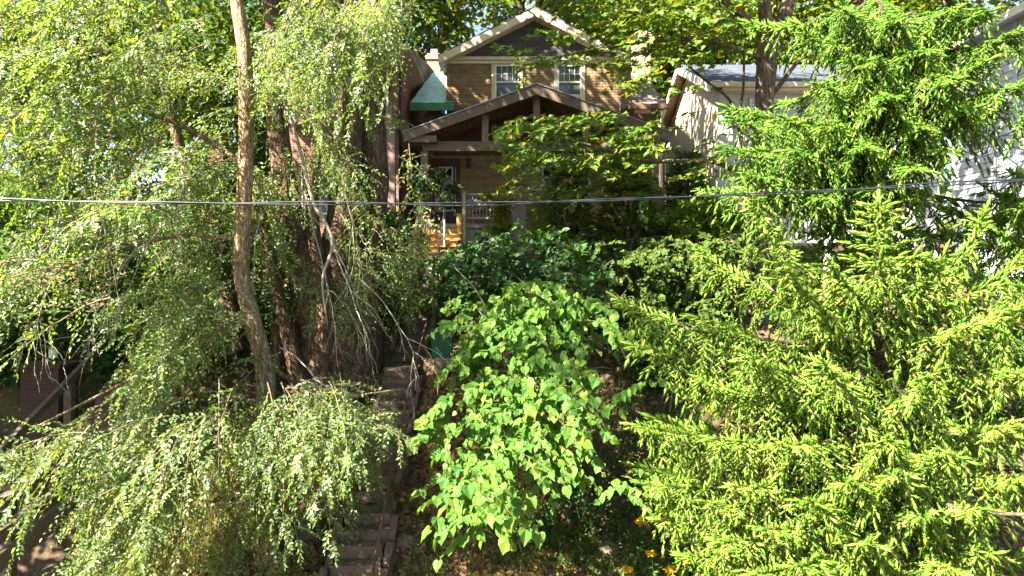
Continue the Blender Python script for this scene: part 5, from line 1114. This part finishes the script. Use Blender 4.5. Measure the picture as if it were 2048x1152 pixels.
back_tree('broad tree outside the left edge shading the brick pillar', -13.2, 10.2, 6.5, [(-13.2, 10.0, .6, 2.6, 2.6, 3.0, .45), (-12.9, 11.2, 2.6, 3.0, 2.8, 2.8, .55)], 330, M['shrub'], .2, 0, .16, .6, 44, 'trees beside the elm', BROAD)
W = Soup(); wx = R.uniform(-50, 60, 420); wy = R.uniform(50, 60, 420); wz = gz(wx, wy) + R.rand(420) ** 1.3 * (5.0 + 2.5 * np.sin(wx * .23))
ball_crown(W, np.stack([wx, wy, wz], -1), 2.0, 36, BROAD, .7); W.build('far_woods', [FM], None, kind='stuff', label='far wood filling the horizon behind the houses')
# ------------------------------------------------------------------ ground cover
G = Soup(); n_ = 17000; px = np.concatenate([R.uniform(-7, 9, n_ - 8000), R.uniform(-3.6, 1.5, 8000)]); py = np.concatenate([R.uniform(9.2, 19.5, n_ - 8000), R.uniform(10, 15.8, 8000)])
pos = np.stack([px, py, gz(px, py) + .02], -1); sl_n = nrm(np.array([0, -.6655, 1.0]))
on_st = (np.abs(px - (-2.55 + (py - 11.2) * .028)) < .5); pos[on_st, 2] += .18
k = on_st & (R.rand(n_) < .8); keep = ~k
G.leaves(BROAD, pos[keep], R.randn(keep.sum(), 3) * [1, .8, .4], sl_n + R.randn(keep.sum(), 3) * .45, .07 + .08 * R.rand(keep.sum()))
G.build('leaf_litter', [M['litter']], None, kind='stuff', label='brown and yellow fallen leaves scattered over the slope')
# yellow leaves on the treads
yl = Soup(); pp = []
for (y, z) in rail_pts[:18]:
    for k in range(R.randint(3, 15)): pp.append((sx(y) + R.uniform(-.38, .36), y + R.uniform(.04, .22), z + .012))
pp = np.array(pp); yl.leaves(MAPLE_LOW, pp, R.randn(len(pp), 3) * [1, 1, .1], UP + R.randn(len(pp), 3) * .25, .045 + .05 * R.rand(len(pp))); yl.build('fallen_leaves', [M['litter']], None, kind='stuff', label='fallen yellow leaves lying on the stair treads')
def weeds(name, lab, poly, n, mat, tm, size, h):
    q = in_poly(poly, n); z = []
    for a, b in q:                                                      # where the line of sight meets the slope
        k = (576 - b) / F; y = (4.56 + .6655 * 11.6) / (.6655 - k); y = min(max(y, 8.8), 20); x = (a - 1024) / F * y; z.append((x, y, gz(x, y)))
    b = np.array(z); d = nrm(np.array([0, -.15, 1.0]) + R.randn(n, 3) * .4); ln = h * (.4 + .9 * R.rand(n)); s = Soup()
    twigs_with_leaves(s, b, d, ln, 9, tm, size, .15, 1, 0, .003, .9, .6); s.build(name, [mat, M['twig_brown']], None, kind='stuff', label=lab)
weeds('ivy', 'dark ivy covering the slope beside the upper stairs', [(850, 540), (1000, 520), (1000, 700), (880, 700)], 160, M['shrub'], OVAL, .08, .35)
weeds('undergrowth', 'low green weeds below the heart leaved tree', [(860, 1040), (1000, 1060), (1300, 980), (1400, 1170), (800, 1170)], 300, M['shrub'], ELM, .085, .4)
weeds('undergrowth', 'willowy green weeds beneath the bright leaf tips at the bottom', [(1050, 980), (1230, 960), (1240, 1090), (1060, 1110)], 230, M['shrub'], ELM, .09, .8)
weeds('undergrowth', 'patchy weeds on the dark slope between leaf tree and spruce', [(1180, 720), (1330, 700), (1420, 900), (1380, 1100), (1240, 980), (1230, 800)], 230, M['shrub'], ELM, .08, .5)
weeds('undergrowth', 'sparse weeds left of the lower stairs', [(560, 880), (680, 900), (650, 1150), (560, 1150)], 60, M['shrub'], ELM, .08, .35)
weeds('undergrowth', 'straggling weeds leaning over both edges of the lower stairs', [(640, 1000), (690, 900), (760, 780), (850, 740), (850, 900), (815, 1100), (770, 1152), (640, 1152)], 110, M['shrub'], ELM, .075, .3)
weeds('undergrowth', 'green weeds covering the slope under the front spruce', [(1480, 700), (2070, 600), (2070, 1170), (1480, 1170)], 260, M['shrub'], OVAL, .10, .6)
weeds('undergrowth', 'dense low herbs between the heart leaved tree and the spruce', [(1020, 900), (1330, 860), (1420, 1000), (1420, 1170), (960, 1170), (960, 1090)], 420, M['under'], ELM, .085, .5)
def grass(lab, poly, n, h):
    q = in_poly(poly, n); k = (576 - q[:, 1]) / F; y = np.clip((4.56 + .6655 * 11.6) / (.6655 - k), 8.8, 20); x = (q[:, 0] - 1024) / F * y
    tm = (np.array([[0, -.03, 0], [0, .03, 0], [.55, .02, .05], [.55, -.02, .05], [1, 0, -.12]]), np.array([(0, 1, 2), (0, 2, 3), (3, 2, 4)]))
    Soup().leaves(tm, np.stack([x, y, gz(x, y)], -1), np.array([0, -.35, .8]) + R.randn(n, 3) * .45, R.randn(n, 3), h * (.5 + R.rand(n))).build('grass', [M['grass']], None, kind='stuff', label=lab)
grass('sunlit straw coloured grass under the elm', [(300, 860), (520, 840), (560, 960), (540, 1160), (250, 1160), (330, 1000)], 3600, .30)
grass('dry grass on the slope right of the bottom steps', [(800, 1080), (1300, 1040), (1400, 1170), (760, 1170)], 900, .18)
grass('brown dry grass on the bank below the leaf tree', [(1080, 760), (1240, 760), (1260, 920), (1100, 960)], 900, .25)
# goldenrod
for i, (px_, py_, lab) in enumerate(((1282, 1045, 'tallest yellow goldenrod with the biggest flower head at the slope bottom'), (1302, 1108, 'goldenrod just right of and below the tallest one'), (1255, 1140, 'goldenrod at the bottom edge left of the others'), (1340, 1140, 'goldenrod nearest the spruce at the bottom edge'), (1315, 712, 'small goldenrod beside the upper spruce tip'), (1268, 862, 'goldenrod on the dark slope between leaf tree and spruce'), (1372, 1120, 'goldenrod half under the lowest spruce boughs'), (1290, 745, 'pale goldenrod below the small upper one'))):
    k = (576 - (py_ + 70)) / F; y = min(max((4.56 + .6655 * 11.6) / (.6655 - k), 9), 20) if py_ > 1000 else min(max((4.56 + .6655 * 11.6) / (.6655 - k), 9), 20); x = (px_ - 1024) / F * y; b = np.array([x, y, gz(x, y)]); tp = P(px_, py_, y)
    o = thing('goldenrod', lab, 'flower', b, 'goldenrod plants on the slope'); s = Soup(); pth = bezier(b, (b + tp) / 2 + R.randn(3) * .05, tp, 8); s.tubes(pth, np.full(8, .006), 4); s.build('stem', M['shrub'], o)
    s = Soup(); t = R.rand(26); ps = pth[(t * 6).astype(int)]; s.leaves(ELM, ps, R.randn(26, 3) + [0, 0, .3], R.randn(26, 3) + UP, .11); s.build('leaves', [M['shrub']], o, kind='stuff')
    s = Soup(); d = R.randn(34, 3) * [1, 1, .35] + [0, 0, .2]; s.leaves(ELM, np.repeat(tp[None], 34, 0) + R.randn(34, 3) * .025, d, UP + R.randn(34, 3) * .5, .085 if i else .11); s.build('flower_head', [M['flower']], o)
